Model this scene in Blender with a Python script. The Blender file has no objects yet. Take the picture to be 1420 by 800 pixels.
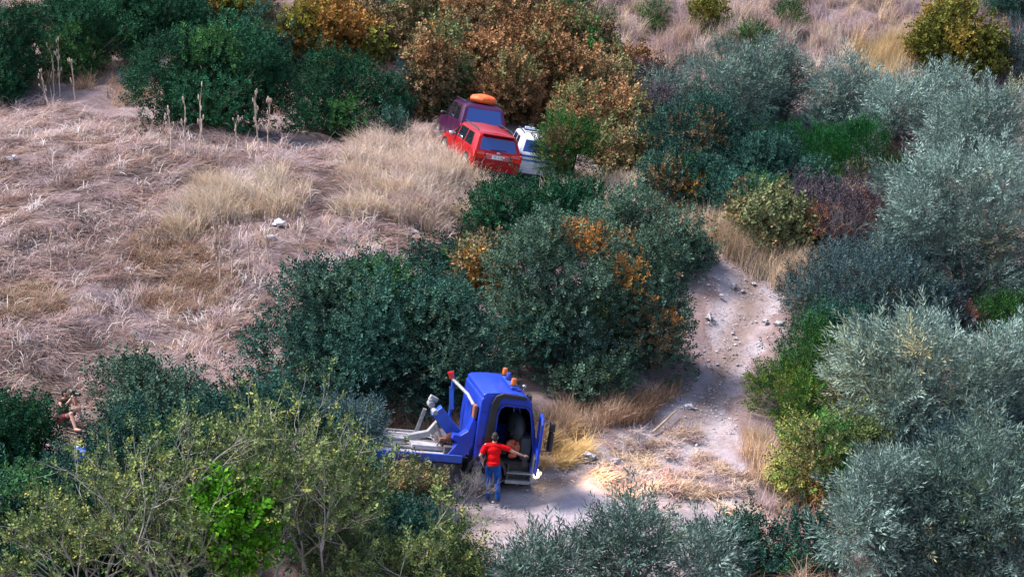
import bpy, math, random
import numpy as np
from mathutils import Vector, Matrix
R = math.radians
rng = np.random.default_rng(7)
random.seed(7)
S = bpy.context.scene
COL = S.collection

# ------------------------------------------------------------------ camera, world, sun, exposure
PITCH, CAMH, FPX = 12.0, 17.65, 3240.0
cd = bpy.data.cameras.new("camera"); cam = bpy.data.objects.new("camera", cd); COL.objects.link(cam)
cam.location = (0, 0, CAMH); cam.rotation_euler = (R(90-PITCH), 0, 0)
cd.sensor_width = 36; cd.lens = 36*FPX/1420; cd.clip_start = 0.5; cd.clip_end = 1500
S.camera = cam
SUN_EL, SUN_AZ = 58.0, -80.0        # azimuth: degrees from +Y towards +X (sun to the far left)
w = bpy.data.worlds.new("World"); S.world = w; w.use_nodes = True
nt = w.node_tree; bg = nt.nodes["Background"]
sky = nt.nodes.new("ShaderNodeTexSky"); sky.sky_type = 'NISHITA'; sky.sun_disc = False
sky.sun_elevation = R(SUN_EL); sky.sun_rotation = R(SUN_AZ); sky.air_density = 1.0; sky.dust_density = 2.0
nt.links.new(sky.outputs[0], bg.inputs[0]); bg.inputs[1].default_value = 0.11
sl = bpy.data.lights.new("sun", 'SUN'); sl.energy = 2.6; sl.angle = R(17); sl.color = (1.0, .94, .90)
so = bpy.data.objects.new("sun", sl); COL.objects.link(so)
sd = Vector((math.sin(R(SUN_AZ))*math.cos(R(SUN_EL)), math.cos(R(SUN_AZ))*math.cos(R(SUN_EL)), math.sin(R(SUN_EL))))
so.rotation_euler = sd.to_track_quat('Z', 'Y').to_euler()
S.view_settings.view_transform = 'Standard'; S.view_settings.look = 'None'
S.view_settings.exposure = 1.55; S.view_settings.gamma = 1.0
S.render.engine = 'CYCLES'
S.cycles.max_bounces = 5; S.cycles.diffuse_bounces = 1; S.cycles.glossy_bounces = 2; S.cycles.transmission_bounces = 3
S.cycles.transparent_max_bounces = 4

# ------------------------------------------------------------------ terrain function and pixel helpers
KY = np.array([-60,-40,0,20,35,45,52,57,62,70,78,81,88,93,100,115,150,220,320.])
KZ = np.array([-2,-6,-12,-10,-6.5,-3,-.6,0,.75,2.3,4.05,4.35,4.4,5.1,6.9,11,21,38,52.])
_yy = np.linspace(-60, 320, 1521); _zz = np.interp(_yy, KY, KZ)
_k = np.hanning(17); _k /= _k.sum(); _zz = np.convolve(np.pad(_zz, 8, mode='edge'), _k, mode='valid')
_wr = np.random.default_rng(3)
WAVES = [(_wr.uniform(0, 6.28), f*_wr.uniform(.8, 1.2), _wr.uniform(0, 6.28), a) for f, a in
         [(.5,.10),(.55,.10),(.8,.08),(1.1,.06),(1.3,.06),(2.1,.05),(2.7,.045),(3.5,.035),(4.3,.03),(.25,.2),(.18,.2)]]
def T(x, y):
    x = np.asarray(x, float); y = np.asarray(y, float)
    z = np.interp(y, _yy, _zz) - 1.3*np.tanh(x/9)
    for a, f, p, A in WAVES:
        z = z + A*np.sin(f*(x*math.cos(a)+y*math.sin(a))+p)
    return z
FW = np.array([0, math.cos(R(PITCH)), -math.sin(R(PITCH))]); UP = np.array([0, math.sin(R(PITCH)), math.cos(R(PITCH))])
def ray(px, py):
    return FW + np.array([1., 0, 0])*(px-710)/FPX + UP*(400-py)/FPX
_t = np.linspace(38, 260, 4441)
def ground(px, py):
    d = ray(px, py); P = d[None, :]*_t[:, None]; P[:, 2] += CAMH
    h = P[:, 2] - T(P[:, 0], P[:, 1]); i = int(np.argmax(h < 0))
    return Vector(P[i])
def proj(x, y, z):
    v = np.stack([np.asarray(x), np.asarray(y), np.asarray(z)-CAMH], -1)
    dp = v@FW
    return 710+FPX*v[..., 0]/dp, 400-FPX*(v@UP)/dp
def normal_at(x, y, r=1.2):
    dx = float(T(x+r, y)-T(x-r, y))/(2*r); dy = float(T(x, y+r)-T(x, y-r))/(2*r)
    return Vector((-dx, -dy, 1)).normalized()
def aligned(loc, yaw, follow=1.0, roll=0, pitch=0):
    n = normal_at(loc[0], loc[1]); n = (n*follow + Vector((0, 0, 1))*(1-follow)).normalized()
    f = Vector((math.cos(yaw), math.sin(yaw), 0)); f = (f - n*f.dot(n)).normalized(); l = n.cross(f)
    M = Matrix((f, l, n)).transposed().to_4x4()
    return Matrix.Translation(loc) @ M @ Matrix.Rotation(roll, 4, 'X') @ Matrix.Rotation(pitch, 4, 'Y')

# ------------------------------------------------------------------ tagging
def tag(o, label=None, cat=None, group=None, kind=None):
    if label: o["label"] = label
    if cat: o["category"] = cat
    if group: o["group"] = group
    if kind: o["kind"] = kind
    return o
def empty(name, loc=(0, 0, 0), label=None, cat=None, group=None, matrix=None):
    o = bpy.data.objects.new(name, None); COL.objects.link(o); o.empty_display_size = .2
    if matrix is not None: o.matrix_world = matrix
    else: o.location = loc
    return tag(o, label, cat, group)
def link(name, me, parent=None):
    o = bpy.data.objects.new(name, me); COL.objects.link(o)
    if parent is not None: o.parent = parent
    return o

# ------------------------------------------------------------------ materials
def newmat(name):
    m = bpy.data.materials.new(name); m.use_nodes = True
    return m, m.node_tree, m.node_tree.nodes["Principled BSDF"]
def N(nt, t, **kw):
    n = nt.nodes.new(t)
    for k, v in kw.items():
        if isinstance(k, str) and hasattr(n, k): setattr(n, k, v)
    return n
def mat(name, c1, c2=None, rough=.5, metal=0, scale=4, bump=0, bscale=30, emis=None, estr=0, spec=.5, coat=0, dust=0):
    m, nt, b = newmat(name)
    c2 = c2 or tuple(x*.8 for x in c1)
    tc = N(nt, "ShaderNodeTexCoord")
    no = N(nt, "ShaderNodeTexNoise"); no.inputs["Scale"].default_value = scale; no.inputs["Detail"].default_value = 6
    nt.links.new(tc.outputs["Object"], no.inputs["Vector"])
    mx = N(nt, "ShaderNodeMix", data_type='RGBA')
    rp = N(nt, "ShaderNodeMapRange"); rp.inputs[1].default_value = .35; rp.inputs[2].default_value = .65
    nt.links.new(no.outputs[0], rp.inputs[0]); nt.links.new(rp.outputs[0], mx.inputs[0])
    mx.inputs[6].default_value = (*c1, 1); mx.inputs[7].default_value = (*c2, 1)
    out = mx.outputs[2]
    if dust:
        n2 = N(nt, "ShaderNodeTexNoise"); n2.inputs["Scale"].default_value = 2.3; n2.inputs["Detail"].default_value = 8
        nt.links.new(tc.outputs["Object"], n2.inputs["Vector"])
        sp = N(nt, "ShaderNodeSeparateXYZ"); nt.links.new(tc.outputs["Object"], sp.inputs[0])
        mr = N(nt, "ShaderNodeMapRange"); mr.inputs[1].default_value = 1.3; mr.inputs[2].default_value = .1; mr.inputs[3].default_value = .1; mr.inputs[4].default_value = 1
        nt.links.new(sp.outputs[2], mr.inputs[0])
        mu = N(nt, "ShaderNodeMath", operation='MULTIPLY'); nt.links.new(mr.outputs[0], mu.inputs[0]); nt.links.new(n2.outputs[0], mu.inputs[1])
        m3 = N(nt, "ShaderNodeMath", operation='MULTIPLY'); nt.links.new(mu.outputs[0], m3.inputs[0]); m3.inputs[1].default_value = dust
        md = N(nt, "ShaderNodeMix", data_type='RGBA'); nt.links.new(m3.outputs[0], md.inputs[0]); nt.links.new(out, md.inputs[6]); md.inputs[7].default_value = (.30, .25, .21, 1)
        out = md.outputs[2]
    nt.links.new(out, b.inputs["Base Color"])
    b.inputs["Roughness"].default_value = rough; b.inputs["Metallic"].default_value = metal
    b.inputs["Specular IOR Level"].default_value = spec; b.inputs["Coat Weight"].default_value = coat
    if bump:
        nb = N(nt, "ShaderNodeTexNoise"); nb.inputs["Scale"].default_value = bscale; nt.links.new(tc.outputs["Object"], nb.inputs["Vector"])
        bp = N(nt, "ShaderNodeBump"); bp.inputs["Strength"].default_value = bump; bp.inputs["Distance"].default_value = .02
        nt.links.new(nb.outputs[0], bp.inputs["Height"]); nt.links.new(bp.outputs[0], b.inputs["Normal"])
    if emis: b.inputs["Emission Color"].default_value = (*emis, 1); b.inputs["Emission Strength"].default_value = estr
    return m
def leafmat(name, back=None, transl=.08, rough=.75, spec=.06):
    m, nt, b = newmat(name)
    at = N(nt, "ShaderNodeAttribute"); at.attribute_name = "col"
    out = at.outputs["Color"]
    if back:
        ge = N(nt, "ShaderNodeNewGeometry"); mx = N(nt, "ShaderNodeMix", data_type='RGBA')
        mu = N(nt, "ShaderNodeMath", operation='MULTIPLY'); mu.inputs[1].default_value = .55
        nt.links.new(ge.outputs["Backfacing"], mu.inputs[0]); nt.links.new(mu.outputs[0], mx.inputs[0])
        nt.links.new(out, mx.inputs[6]); mx.inputs[7].default_value = (*back, 1); out = mx.outputs[2]
    nt.links.new(out, b.inputs["Base Color"]); b.inputs["Roughness"].default_value = rough; b.inputs["Specular IOR Level"].default_value = spec
    if transl:
        tr = N(nt, "ShaderNodeBsdfTranslucent"); ms = N(nt, "ShaderNodeMixShader"); ms.inputs[0].default_value = transl
        nt.links.new(out, tr.inputs[0]); nt.links.new(b.outputs[0], ms.inputs[1]); nt.links.new(tr.outputs[0], ms.inputs[2])
        nt.links.new(ms.outputs[0], nt.nodes["Material Output"].inputs[0])
    return m
M_leaf = leafmat("leaf"); M_olive = leafmat("olive_leaf", back=(.22, .30, .26), transl=.06, rough=.55, spec=.2)
M_straw = leafmat("straw", transl=.2, rough=.8, spec=.15)
M_bark = mat("bark", (.13,.10,.08), (.07,.055,.045), rough=.9, scale=12, bump=.5)
M_pale = mat("pale_bark", (.42,.38,.34), (.24,.21,.19), rough=.9, scale=10, bump=.4)
M_grey = mat("grey_twig", (.20,.18,.18), (.12,.105,.11), rough=.9, scale=8)
M_purple = mat("purple_twig", (.13,.09,.12), (.06,.045,.065), rough=.9, scale=8)

# ------------------------------------------------------------------ mesh helpers
def mesh_np(name, V, F, mats, col=None, smooth=False):
    """V (n,3), F (m,4) quads; col (n,3)"""
    me = bpy.data.meshes.new(name); n = len(V); m = len(F)
    me.vertices.add(n); me.vertices.foreach_set("co", np.ascontiguousarray(V, np.float32).ravel())
    me.loops.add(m*4); me.loops.foreach_set("vertex_index", np.ascontiguousarray(F, np.int32).ravel())
    me.polygons.add(m); me.polygons.foreach_set("loop_start", np.arange(m, dtype=np.int32)*4)
    me.polygons.foreach_set("loop_total", np.full(m, 4, np.int32))
    if smooth: me.polygons.foreach_set("use_smooth", np.ones(m, bool))
    if col is not None:
        a = me.attributes.new("col", 'FLOAT_COLOR', 'POINT')
        a.data.foreach_set("color", np.concatenate([col, np.ones((n, 1))], 1).astype(np.float32).ravel())
    me.update(calc_edges=True)
    for mt in (mats if isinstance(mats, (list, tuple)) else [mats]): me.materials.append(mt)
    return me
class MB:
    def __init__(s): s.v = []; s.f = []
    def add(s, vs, fs, M=None):
        b = len(s.v)
        for v in vs: s.v.append(tuple(M @ Vector(v)) if M is not None else tuple(v))
        for f in fs: s.f.append(tuple(i+b for i in f))
        return s
    def box(s, c, d, M=None, rot=None, taper=None):
        hx, hy, hz = d[0]/2, d[1]/2, d[2]/2; vs = []
        for z in (-1, 1):
            k = taper if (taper and z == 1) else 1
            for x, y in ((-1,-1),(1,-1),(1,1),(-1,1)): vs.append(Vector((x*hx*k, y*hy*k, z*hz)))
        Mr = Matrix.Translation(c)
        if rot is not None: Mr = Mr @ rot
        if M is not None: Mr = M @ Mr
        return s.add(vs, [(0,3,2,1),(4,5,6,7),(0,1,5,4),(1,2,6,5),(2,3,7,6),(3,0,4,7)], Mr)
    def tube(s, pts, rad, n=8, cap=True):
        pts = [Vector(p) for p in pts]
        if not hasattr(rad, '__len__'): rad = [rad]*len(pts)
        rings = []; ref = None
        for i, p in enumerate(pts):
            d = (pts[min(i+1, len(pts)-1)]-pts[max(i-1, 0)]).normalized()
            if ref is None: ref = Vector((0, 0, 1)) if abs(d.z) < .9 else Vector((1, 0, 0))
            a = d.cross(ref).normalized(); b = d.cross(a).normalized(); ref = a.cross(d) if a.cross(d).length > .1 else ref
            base = len(s.v)
            for k in range(n):
                t = 2*math.pi*k/n; s.v.append(tuple(p + (a*math.cos(t)+b*math.sin(t))*rad[i]))
            rings.append(base)
        for i in range(len(rings)-1):
            A, B = rings[i], rings[i+1]
            for k in range(n): s.f.append((A+k, A+(k+1) % n, B+(k+1) % n, B+k))
        if cap:
            s.f.append(tuple(rings[0]+k for k in range(n))[::-1]); s.f.append(tuple(rings[-1]+k for k in range(n)))
        return s
    def cyl(s, a, b, r, n=20): return s.tube([a, b], r, n)
    def ell(s, c, r, nu=14, nv=9, M=None, rot=None):
        vs = [(0, 0, -r[2])]; fs = []
        for j in range(1, nv):
            ph = -math.pi/2 + math.pi*j/nv
            for i in range(nu):
                t = 2*math.pi*i/nu; vs.append((r[0]*math.cos(ph)*math.cos(t), r[1]*math.cos(ph)*math.sin(t), r[2]*math.sin(ph)))
        vs.append((0, 0, r[2]))
        for i in range(nu):
            fs.append((0, 1+(i+1) % nu, 1+i)); fs.append((len(vs)-1, 1+(nv-2)*nu+i, 1+(nv-2)*nu+(i+1) % nu))
            for j in range(nv-2):
                a = 1+j*nu; fs.append((a+i, a+(i+1) % nu, a+nu+(i+1) % nu, a+nu+i))
        Mr = Matrix.Translation(c)
        if rot is not None: Mr = Mr @ rot
        if M is not None: Mr = M @ Mr
        return s.add(vs, fs, Mr)
    def prism(s, poly, y0, y1, axis='y'):
        """polygon of (x,z) extruded along y"""
        n = len(poly); mk = (lambda p, t: (p[0], t, p[1])) if axis == 'y' else ((lambda p, t: (t, p[0], p[1])) if axis == 'x' else (lambda p, t: (p[0], p[1], t)))
        vs = [mk(p, y0) for p in poly]+[mk(p, y1) for p in poly]
        fs = [tuple(range(n)), tuple(range(2*n-1, n-1, -1))]+[(i, i+n, (i+1) % n+n, (i+1) % n) for i in range(n)]
        return s.add(vs, fs)
    def build(s, name, m, parent=None, bevel=0, smooth=False, seg=2):
        me = bpy.data.meshes.new(name); me.from_pydata(s.v, [], s.f); me.materials.append(m); me.update()
        import bmesh
        bm = bmesh.new(); bm.from_mesh(me); bmesh.ops.recalc_face_normals(bm, faces=bm.faces); bm.to_mesh(me); bm.free()
        if smooth:
            me.polygons.foreach_set("use_smooth", np.ones(len(me.polygons), bool)); me.set_sharp_from_angle(angle=R(40))
        o = link(name, me, parent)
        if bevel:
            b = o.modifiers.new("bevel", 'BEVEL'); b.width = bevel; b.segments = seg; b.limit_method = 'ANGLE'; b.angle_limit = R(40)
        return o

# ------------------------------------------------------------------ track outline on the ground
TRK_PX = [(700,262),(800,277),(890,318),(945,348),(968,375),(980,400),(982,430),(978,470),(968,510),(940,550),(890,585),(830,612),(760,628),(700,640),
          (560,640),(540,720),(620,790),(620,850),(900,850),(1000,790),(1062,720),(1058,660),(1030,610),(1022,570),(1035,520),(1066,470),(1090,430),(1104,405),
          (1060,380),(1010,352),(960,322),(880,262),(770,238),(700,236)]
TRK = np.array([[g.x, g.y] for g in (ground(*p) for p in TRK_PX)])
def track_sd(x, y):
    """signed distance, positive inside"""
    x = np.asarray(x, float).ravel(); y = np.asarray(y, float).ravel()
    d = np.full(x.shape, 1e9); ins = np.zeros(x.shape, bool); n = len(TRK)
    for i in range(n):
        ax, ay = TRK[i]; bx, by = TRK[(i+1) % n]; ex, ey = bx-ax, by-ay
        t = np.clip(((x-ax)*ex+(y-ay)*ey)/(ex*ex+ey*ey+1e-9), 0, 1)
        d = np.minimum(d, np.hypot(x-ax-t*ex, y-ay-t*ey))
        c = ((ay > y) != (by > y)); xi = ax + (y-ay)/(by-ay if abs(by-ay) > 1e-9 else 1e-9)*ex
        ins ^= c & (x < xi)
    return np.where(ins, d, -d)

# ------------------------------------------------------------------ ground and track (one heightfield, split by what it is)
def axis(lo, a, b, hi, fine, coarse):
    L = list(np.arange(lo, a, coarse))+list(np.arange(a, b, fine))+list(np.arange(b, hi+coarse, coarse)); return np.array(L)
gx = axis(-150, -26, 26, 150, .22, 4.0); gy = axis(-50, 46, 108, 310, .24, 4.0)
X, Y = np.meshgrid(gx, gy); sdist = track_sd(X, Y).reshape(X.shape)
wob = .25*np.sin(X*2.1+1)*np.sin(Y*1.7)+.15*np.sin(X*5+Y*3)
tf = np.clip((sdist+wob)/.5+.5, 0, 1)
Z = T(X, Y)
Z = Z - .07*np.clip((sdist+.2)/.8, 0, 1) + .012*np.sin(X*9+np.sin(Y*7)*2)*np.sin(Y*8)*(1-tf)
CL = np.array([[g.x, g.y] for g in (ground(*p) for p in [(1000,355),(1043,385),(1036,440),(1008,500),(975,560),(920,612),(850,650),(770,668),(680,672)])])
def cdist(x, y):
    d = np.full(x.shape, 1e9)
    for i in range(len(CL)-1):
        ax, ay = CL[i]; ex, ey = CL[i+1]-CL[i]; t = np.clip(((x-ax)*ex+(y-ay)*ey)/(ex*ex+ey*ey), 0, 1); d = np.minimum(d, np.hypot(x-ax-t*ex, y-ay-t*ey))
    return d
cdn = cdist(X, Y); rut = np.exp(-((cdn-.78)/.24)**2)*tf; mid = np.exp(-(cdn/.38)**2)*tf
Z = Z - .07*rut + .04*mid
nx, ny = len(gx), len(gy)
V = np.stack([X, Y, Z], -1).reshape(-1, 3); idx = np.arange(nx*ny).reshape(ny, nx)
F = np.stack([idx[:-1,:-1], idx[:-1,1:], idx[1:,1:], idx[1:,:-1]], -1).reshape(-1, 4)
fc = (tf[:-1,:-1]+tf[1:,1:]).reshape(-1)/2 > .5
def ground_mat():
    m, nt, b = newmat("earth")
    L = nt.links.new
    tc = N(nt, "ShaderNodeTexCoord"); P = tc.outputs["Object"]
    def noise(sc, det=6, rg=.6, vec=None, dist=0):
        n = N(nt, "ShaderNodeTexNoise"); n.inputs["Scale"].default_value = sc; n.inputs["Detail"].default_value = det; n.inputs["Roughness"].default_value = rg
        n.inputs["Distortion"].default_value = dist; L(vec if vec is not None else P, n.inputs["Vector"]); return n.outputs[0]
    def ramp(v, st):
        r = N(nt, "ShaderNodeValToRGB"); L(v, r.inputs[0]); e = r.color_ramp.elements
        for i, (p, c) in enumerate(st):
            if i < 2: e[i].position = p; e[i].color = (*c, 1)
            else: q = e.new(p); q.color = (*c, 1)
        return r.outputs[0]
    def mix(f, a, c, bl='MIX'):
        x = N(nt, "ShaderNodeMix", data_type='RGBA', blend_type=bl)
        if isinstance(f, float): x.inputs[0].default_value = f
        else: L(f, x.inputs[0])
        L(a, x.inputs[6]); L(c, x.inputs[7]); return x.outputs[2]
    soil = ramp(noise(.9, 8, .65), [(.3, (.09,.058,.056)), (.5, (.19,.135,.145)), (.7, (.31,.24,.26))])
    mp = N(nt, "ShaderNodeMapping"); mp.inputs["Scale"].default_value = (1.2, 9, 1); mp.inputs["Rotation"].default_value = (0, 0, .35); L(P, mp.inputs[0])
    streak = ramp(noise(2.2, 8, .7, mp.outputs[0], 1.6), [(.38, (.09,.055,.05)), (.52, (.25,.18,.165)), (.66, (.46,.36,.33))])
    field = mix(noise(.5, 3), soil, streak)
    gravel = ramp(noise(2.2, 12, .8), [(.32, (.22,.17,.19)), (.5, (.36,.31,.35)), (.66, (.52,.48,.54))])
    warm = ramp(noise(.35, 4), [(.42, (.36,.25,.20)), (.6, (.38,.33,.38))])
    trk = mix(.45, gravel, warm)
    vo = N(nt, "ShaderNodeTexVoronoi"); vo.inputs["Scale"].default_value = 9; L(P, vo.inputs["Vector"])
    st = N(nt, "ShaderNodeMapRange"); st.inputs[1].default_value = .12; st.inputs[2].default_value = .2; st.inputs[3].default_value = 1; st.inputs[4].default_value = 0; L(vo.outputs[0], st.inputs[0])
    gt = N(nt, "ShaderNodeMath", operation='MULTIPLY'); L(st.outputs[0], gt.inputs[0])
    g2 = N(nt, "ShaderNodeMapRange"); g2.inputs[1].default_value = .48; g2.inputs[2].default_value = .6; L(noise(1.1, 4), g2.inputs[0]); L(g2.outputs[0], gt.inputs[1])
    rgb = N(nt, "ShaderNodeRGB"); rgb.outputs[0].default_value = (.55, .50, .53, 1)
    trk = mix(gt.outputs[0], trk, rgb.outputs[0])
    at = N(nt, "ShaderNodeAttribute"); at.attribute_name = "col"
    sep = N(nt, "ShaderNodeSeparateColor"); L(at.outputs["Color"], sep.inputs[0])
    ad = N(nt, "ShaderNodeMath", operation='ADD'); L(sep.outputs[0], ad.inputs[0])
    nn = N(nt, "ShaderNodeMapRange"); nn.inputs[3].default_value = -.6; nn.inputs[4].default_value = .6; L(noise(3, 8, .7), nn.inputs[0]); L(nn.outputs[0], ad.inputs[1])
    cl = N(nt, "ShaderNodeClamp"); L(ad.outputs[0], cl.inputs[0])
    def sc_(v, k):
        m_ = N(nt, "ShaderNodeMath", operation='MULTIPLY'); L(v, m_.inputs[0]); m_.inputs[1].default_value = k; m2 = N(nt, "ShaderNodeMath", operation='MULTIPLY'); L(m_.outputs[0], m2.inputs[0]); L(noise(1.7, 5), m2.inputs[1]); return m2.outputs[0]
    r1 = N(nt, "ShaderNodeRGB"); r1.outputs[0].default_value = (.44, .39, .42, 1); r2 = N(nt, "ShaderNodeRGB"); r2.outputs[0].default_value = (.17, .115, .085, 1)
    trk = mix(sc_(sep.outputs[1], 1.5), trk, r1.outputs[0]); trk = mix(sc_(sep.outputs[2], 1.3), trk, r2.outputs[0])
    ed = N(nt, "ShaderNodeMapRange"); ed.inputs[1].default_value = .05; ed.inputs[2].default_value = .4; ed.inputs[3].default_value = 0; ed.inputs[4].default_value = .7; L(sep.outputs[0], ed.inputs[0])
    r3 = N(nt, "ShaderNodeRGB"); r3.outputs[0].default_value = (.20, .115, .09, 1)
    ed2 = N(nt, "ShaderNodeMath", operation='MULTIPLY'); L(ed.outputs[0], ed2.inputs[0]); iv = N(nt, "ShaderNodeMapRange"); iv.inputs[1].default_value = .6; iv.inputs[2].default_value = 1; iv.inputs[3].default_value = 1; iv.inputs[4].default_value = 0; L(sep.outputs[0], iv.inputs[0]); L(iv.outputs[0], ed2.inputs[1])
    trk = mix(ed2.outputs[0], trk, r3.outputs[0])
    L(mix(cl.outputs[0], field, trk), b.inputs["Base Color"])
    b.inputs["Roughness"].default_value = .95; b.inputs["Specular IOR Level"].default_value = .15
    bp = N(nt, "ShaderNodeBump"); bp.inputs["Strength"].default_value = .9; bp.inputs["Distance"].default_value = .1
    h = N(nt, "ShaderNodeMath", operation='ADD'); L(noise(6, 10, .75), h.inputs[0]); L(noise(.9, 5), h.inputs[1]); L(h.outputs[0], bp.inputs["Height"])
    L(bp.outputs[0], b.inputs["Normal"])
    return m
M_ground = ground_mat()
tcol = np.stack([tf, rut, mid], -1).reshape(-1, 3)
def submesh(name, Fs):
    u, inv = np.unique(Fs.ravel(), return_inverse=True)
    return mesh_np(name, V[u], inv.reshape(-1, 4), M_ground, tcol[u], smooth=True)
tag(link("ground", submesh("ground", F[~fc])), "dry earthy hillside under the straw and shrubs", kind="structure")
tag(link("dirt_track", submesh("dirt_track", F[fc])), "pale stony dirt track curving up between the shrubs", kind="structure")

# ------------------------------------------------------------------ foliage
def unit(v): return v/np.maximum(np.linalg.norm(v, axis=-1, keepdims=True), 1e-9)
def frames(d, r):
    h = unit(r.normal(size=d.shape)); a = unit(np.cross(d, h)); b = np.cross(d, a); return np.stack([a, b, d], -1)   # columns
def sprig_template(r, n, L, ll, lw, spread, droop=0):
    """n leaves along a twig growing in +Z; each leaf one rhombic quad"""
    out = []
    for i in range(n):
        t = (i+.6)/n; ang = i*2.4+r.uniform(-.4, .4); el = spread*(1.15-.55*t)+r.uniform(-.2, .2)
        d = np.array([math.sin(el)*math.cos(ang), math.sin(el)*math.sin(ang), math.cos(el)])
        side = unit(np.cross(d, np.array([0, 0, 1.])+r.normal(size=3)*.5)); nn = np.cross(d, side)
        l = ll*r.uniform(.7, 1.2); ww = lw*r.uniform(.8, 1.15)
        p = np.array([math.cos(ang)*.015, math.sin(ang)*.015, L*t])
        out += [p, p+d*l*.5+side*ww/2+nn*l*.06, p+d*l-nn*droop*l, p+d*l*.5-side*ww/2+nn*l*.06]
    return np.array(out)
_tr = np.random.default_rng(11)
TPL = {
 'small': [sprig_template(_tr, 13, .26, .085, .050, 1.1) for _ in range(4)],
 'fine':  [sprig_template(_tr, 14, .30, .080, .030, .75) for _ in range(4)],
 'olive': [sprig_template(_tr, 15, .40, .125, .026, .75) for _ in range(4)],
 'broad': [sprig_template(_tr, 9, .26, .12, .085, 1.2, .15) for _ in range(4)],
 'needle': [sprig_template(_tr, 15, .38, .10, .018, .5) for _ in range(4)],
}
def place_sprigs(tplname, P, D, sc, r, stretch=1.0):
    Vs = []
    which = r.integers(0, 4, len(P))
    order = []
    Fr = frames(unit(D), r)
    for k in range(4):
        q = np.where(which == k)[0]
        t = TPL[tplname][k]
        v = np.einsum('nij,mj->nmi', Fr[q], t)*sc[q][:, None, None] + P[q][:, None, :]
        Vs.append(v.reshape(-1, 3)); order.append(np.repeat(q, len(t)//4))
    return np.concatenate(Vs), np.concatenate(order)
def leaf_mesh(name, V, colleaf, m):
    n = len(V)//4
    F = np.arange(n*4, dtype=np.int32).reshape(-1, 4)
    return mesh_np(name, V, F, m, np.repeat(colleaf, 4, 0))

PAL = {   # (dark, light, accent, accent share, template, material, stem material)
 'deep':   ((.010,.050,.026), (.030,.125,.060), (.05,.14,.04), .06, 'small', M_leaf, M_bark),
 'teal':   ((.014,.050,.040), (.050,.135,.100), (.05,.14,.05), .08, 'small', M_leaf, M_bark),
 'grey':   ((.026,.062,.044), (.110,.185,.125), (.11,.15,.05), .04, 'small', M_leaf, M_bark),
 'blue':   ((.030,.065,.070), (.110,.180,.180), (.09,.13,.07), .05, 'fine', M_leaf, M_bark),
 'silver': ((.040,.080,.066), (.250,.360,.310), (.30,.30,.18), .06, 'olive', M_olive, M_grey),
 'olive':  ((.030,.070,.055), (.150,.240,.195), (.12,.18,.08), .08, 'olive', M_olive, M_grey),
 'green':  ((.018,.075,.020), (.065,.190,.045), (.12,.20,.03), .12, 'fine', M_leaf, M_bark),
 'broom':  ((.010,.085,.022), (.030,.190,.050), (.05,.16,.03), .08, 'needle', M_leaf, M_bark),
 'yellow': ((.080,.100,.018), (.260,.260,.055), (.34,.24,.05), .15, 'broad', M_leaf, M_grey),
 'sage':   ((.025,.050,.022), (.200,.260,.085), (.33,.34,.09), .06, 'small', M_leaf, M_grey),
 'lime':   ((.060,.260,.012), (.180,.520,.030), (.30,.50,.05), .10, 'broad', M_leaf, M_bark),
 'rust':   ((.085,.045,.018), (.290,.155,.075), (.12,.12,.05), .28, 'broad', M_leaf, M_bark),
 'brown':  ((.070,.050,.025), (.240,.165,.085), (.10,.12,.05), .30, 'broad', M_leaf, M_bark),
 'amber':  ((.140,.070,.018), (.400,.200,.055), (.20,.20,.03), .30, 'broad', M_leaf, M_bark),
 'orange': ((.200,.080,.018), (.480,.210,.060), (.30,.22,.06), .20, 'broad', M_leaf, M_bark),
 'mauve':  ((.045,.038,.050), (.130,.105,.125), (.22,.10,.06), .12, 'fine', M_leaf, M_purple),
 'pink':   ((.180,.120,.130), (.420,.300,.300), (.50,.18,.10), .25, 'fine', M_leaf, M_grey),
 'weed':   ((.060,.075,.035), (.180,.190,.090), (.30,.20,.08), .30, 'small', M_leaf, M_grey),
}
LEAVES = [0]
LEAFK = dict(sage=.95, silver=1.1, olive=.95, deep=.85, teal=.95, grey=1.1, blue=.95, lime=.75, rust=1.6, brown=1.55, mauve=1.1, amber=1.15, yellow=.85, weed=1.0, green=.8)
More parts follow.
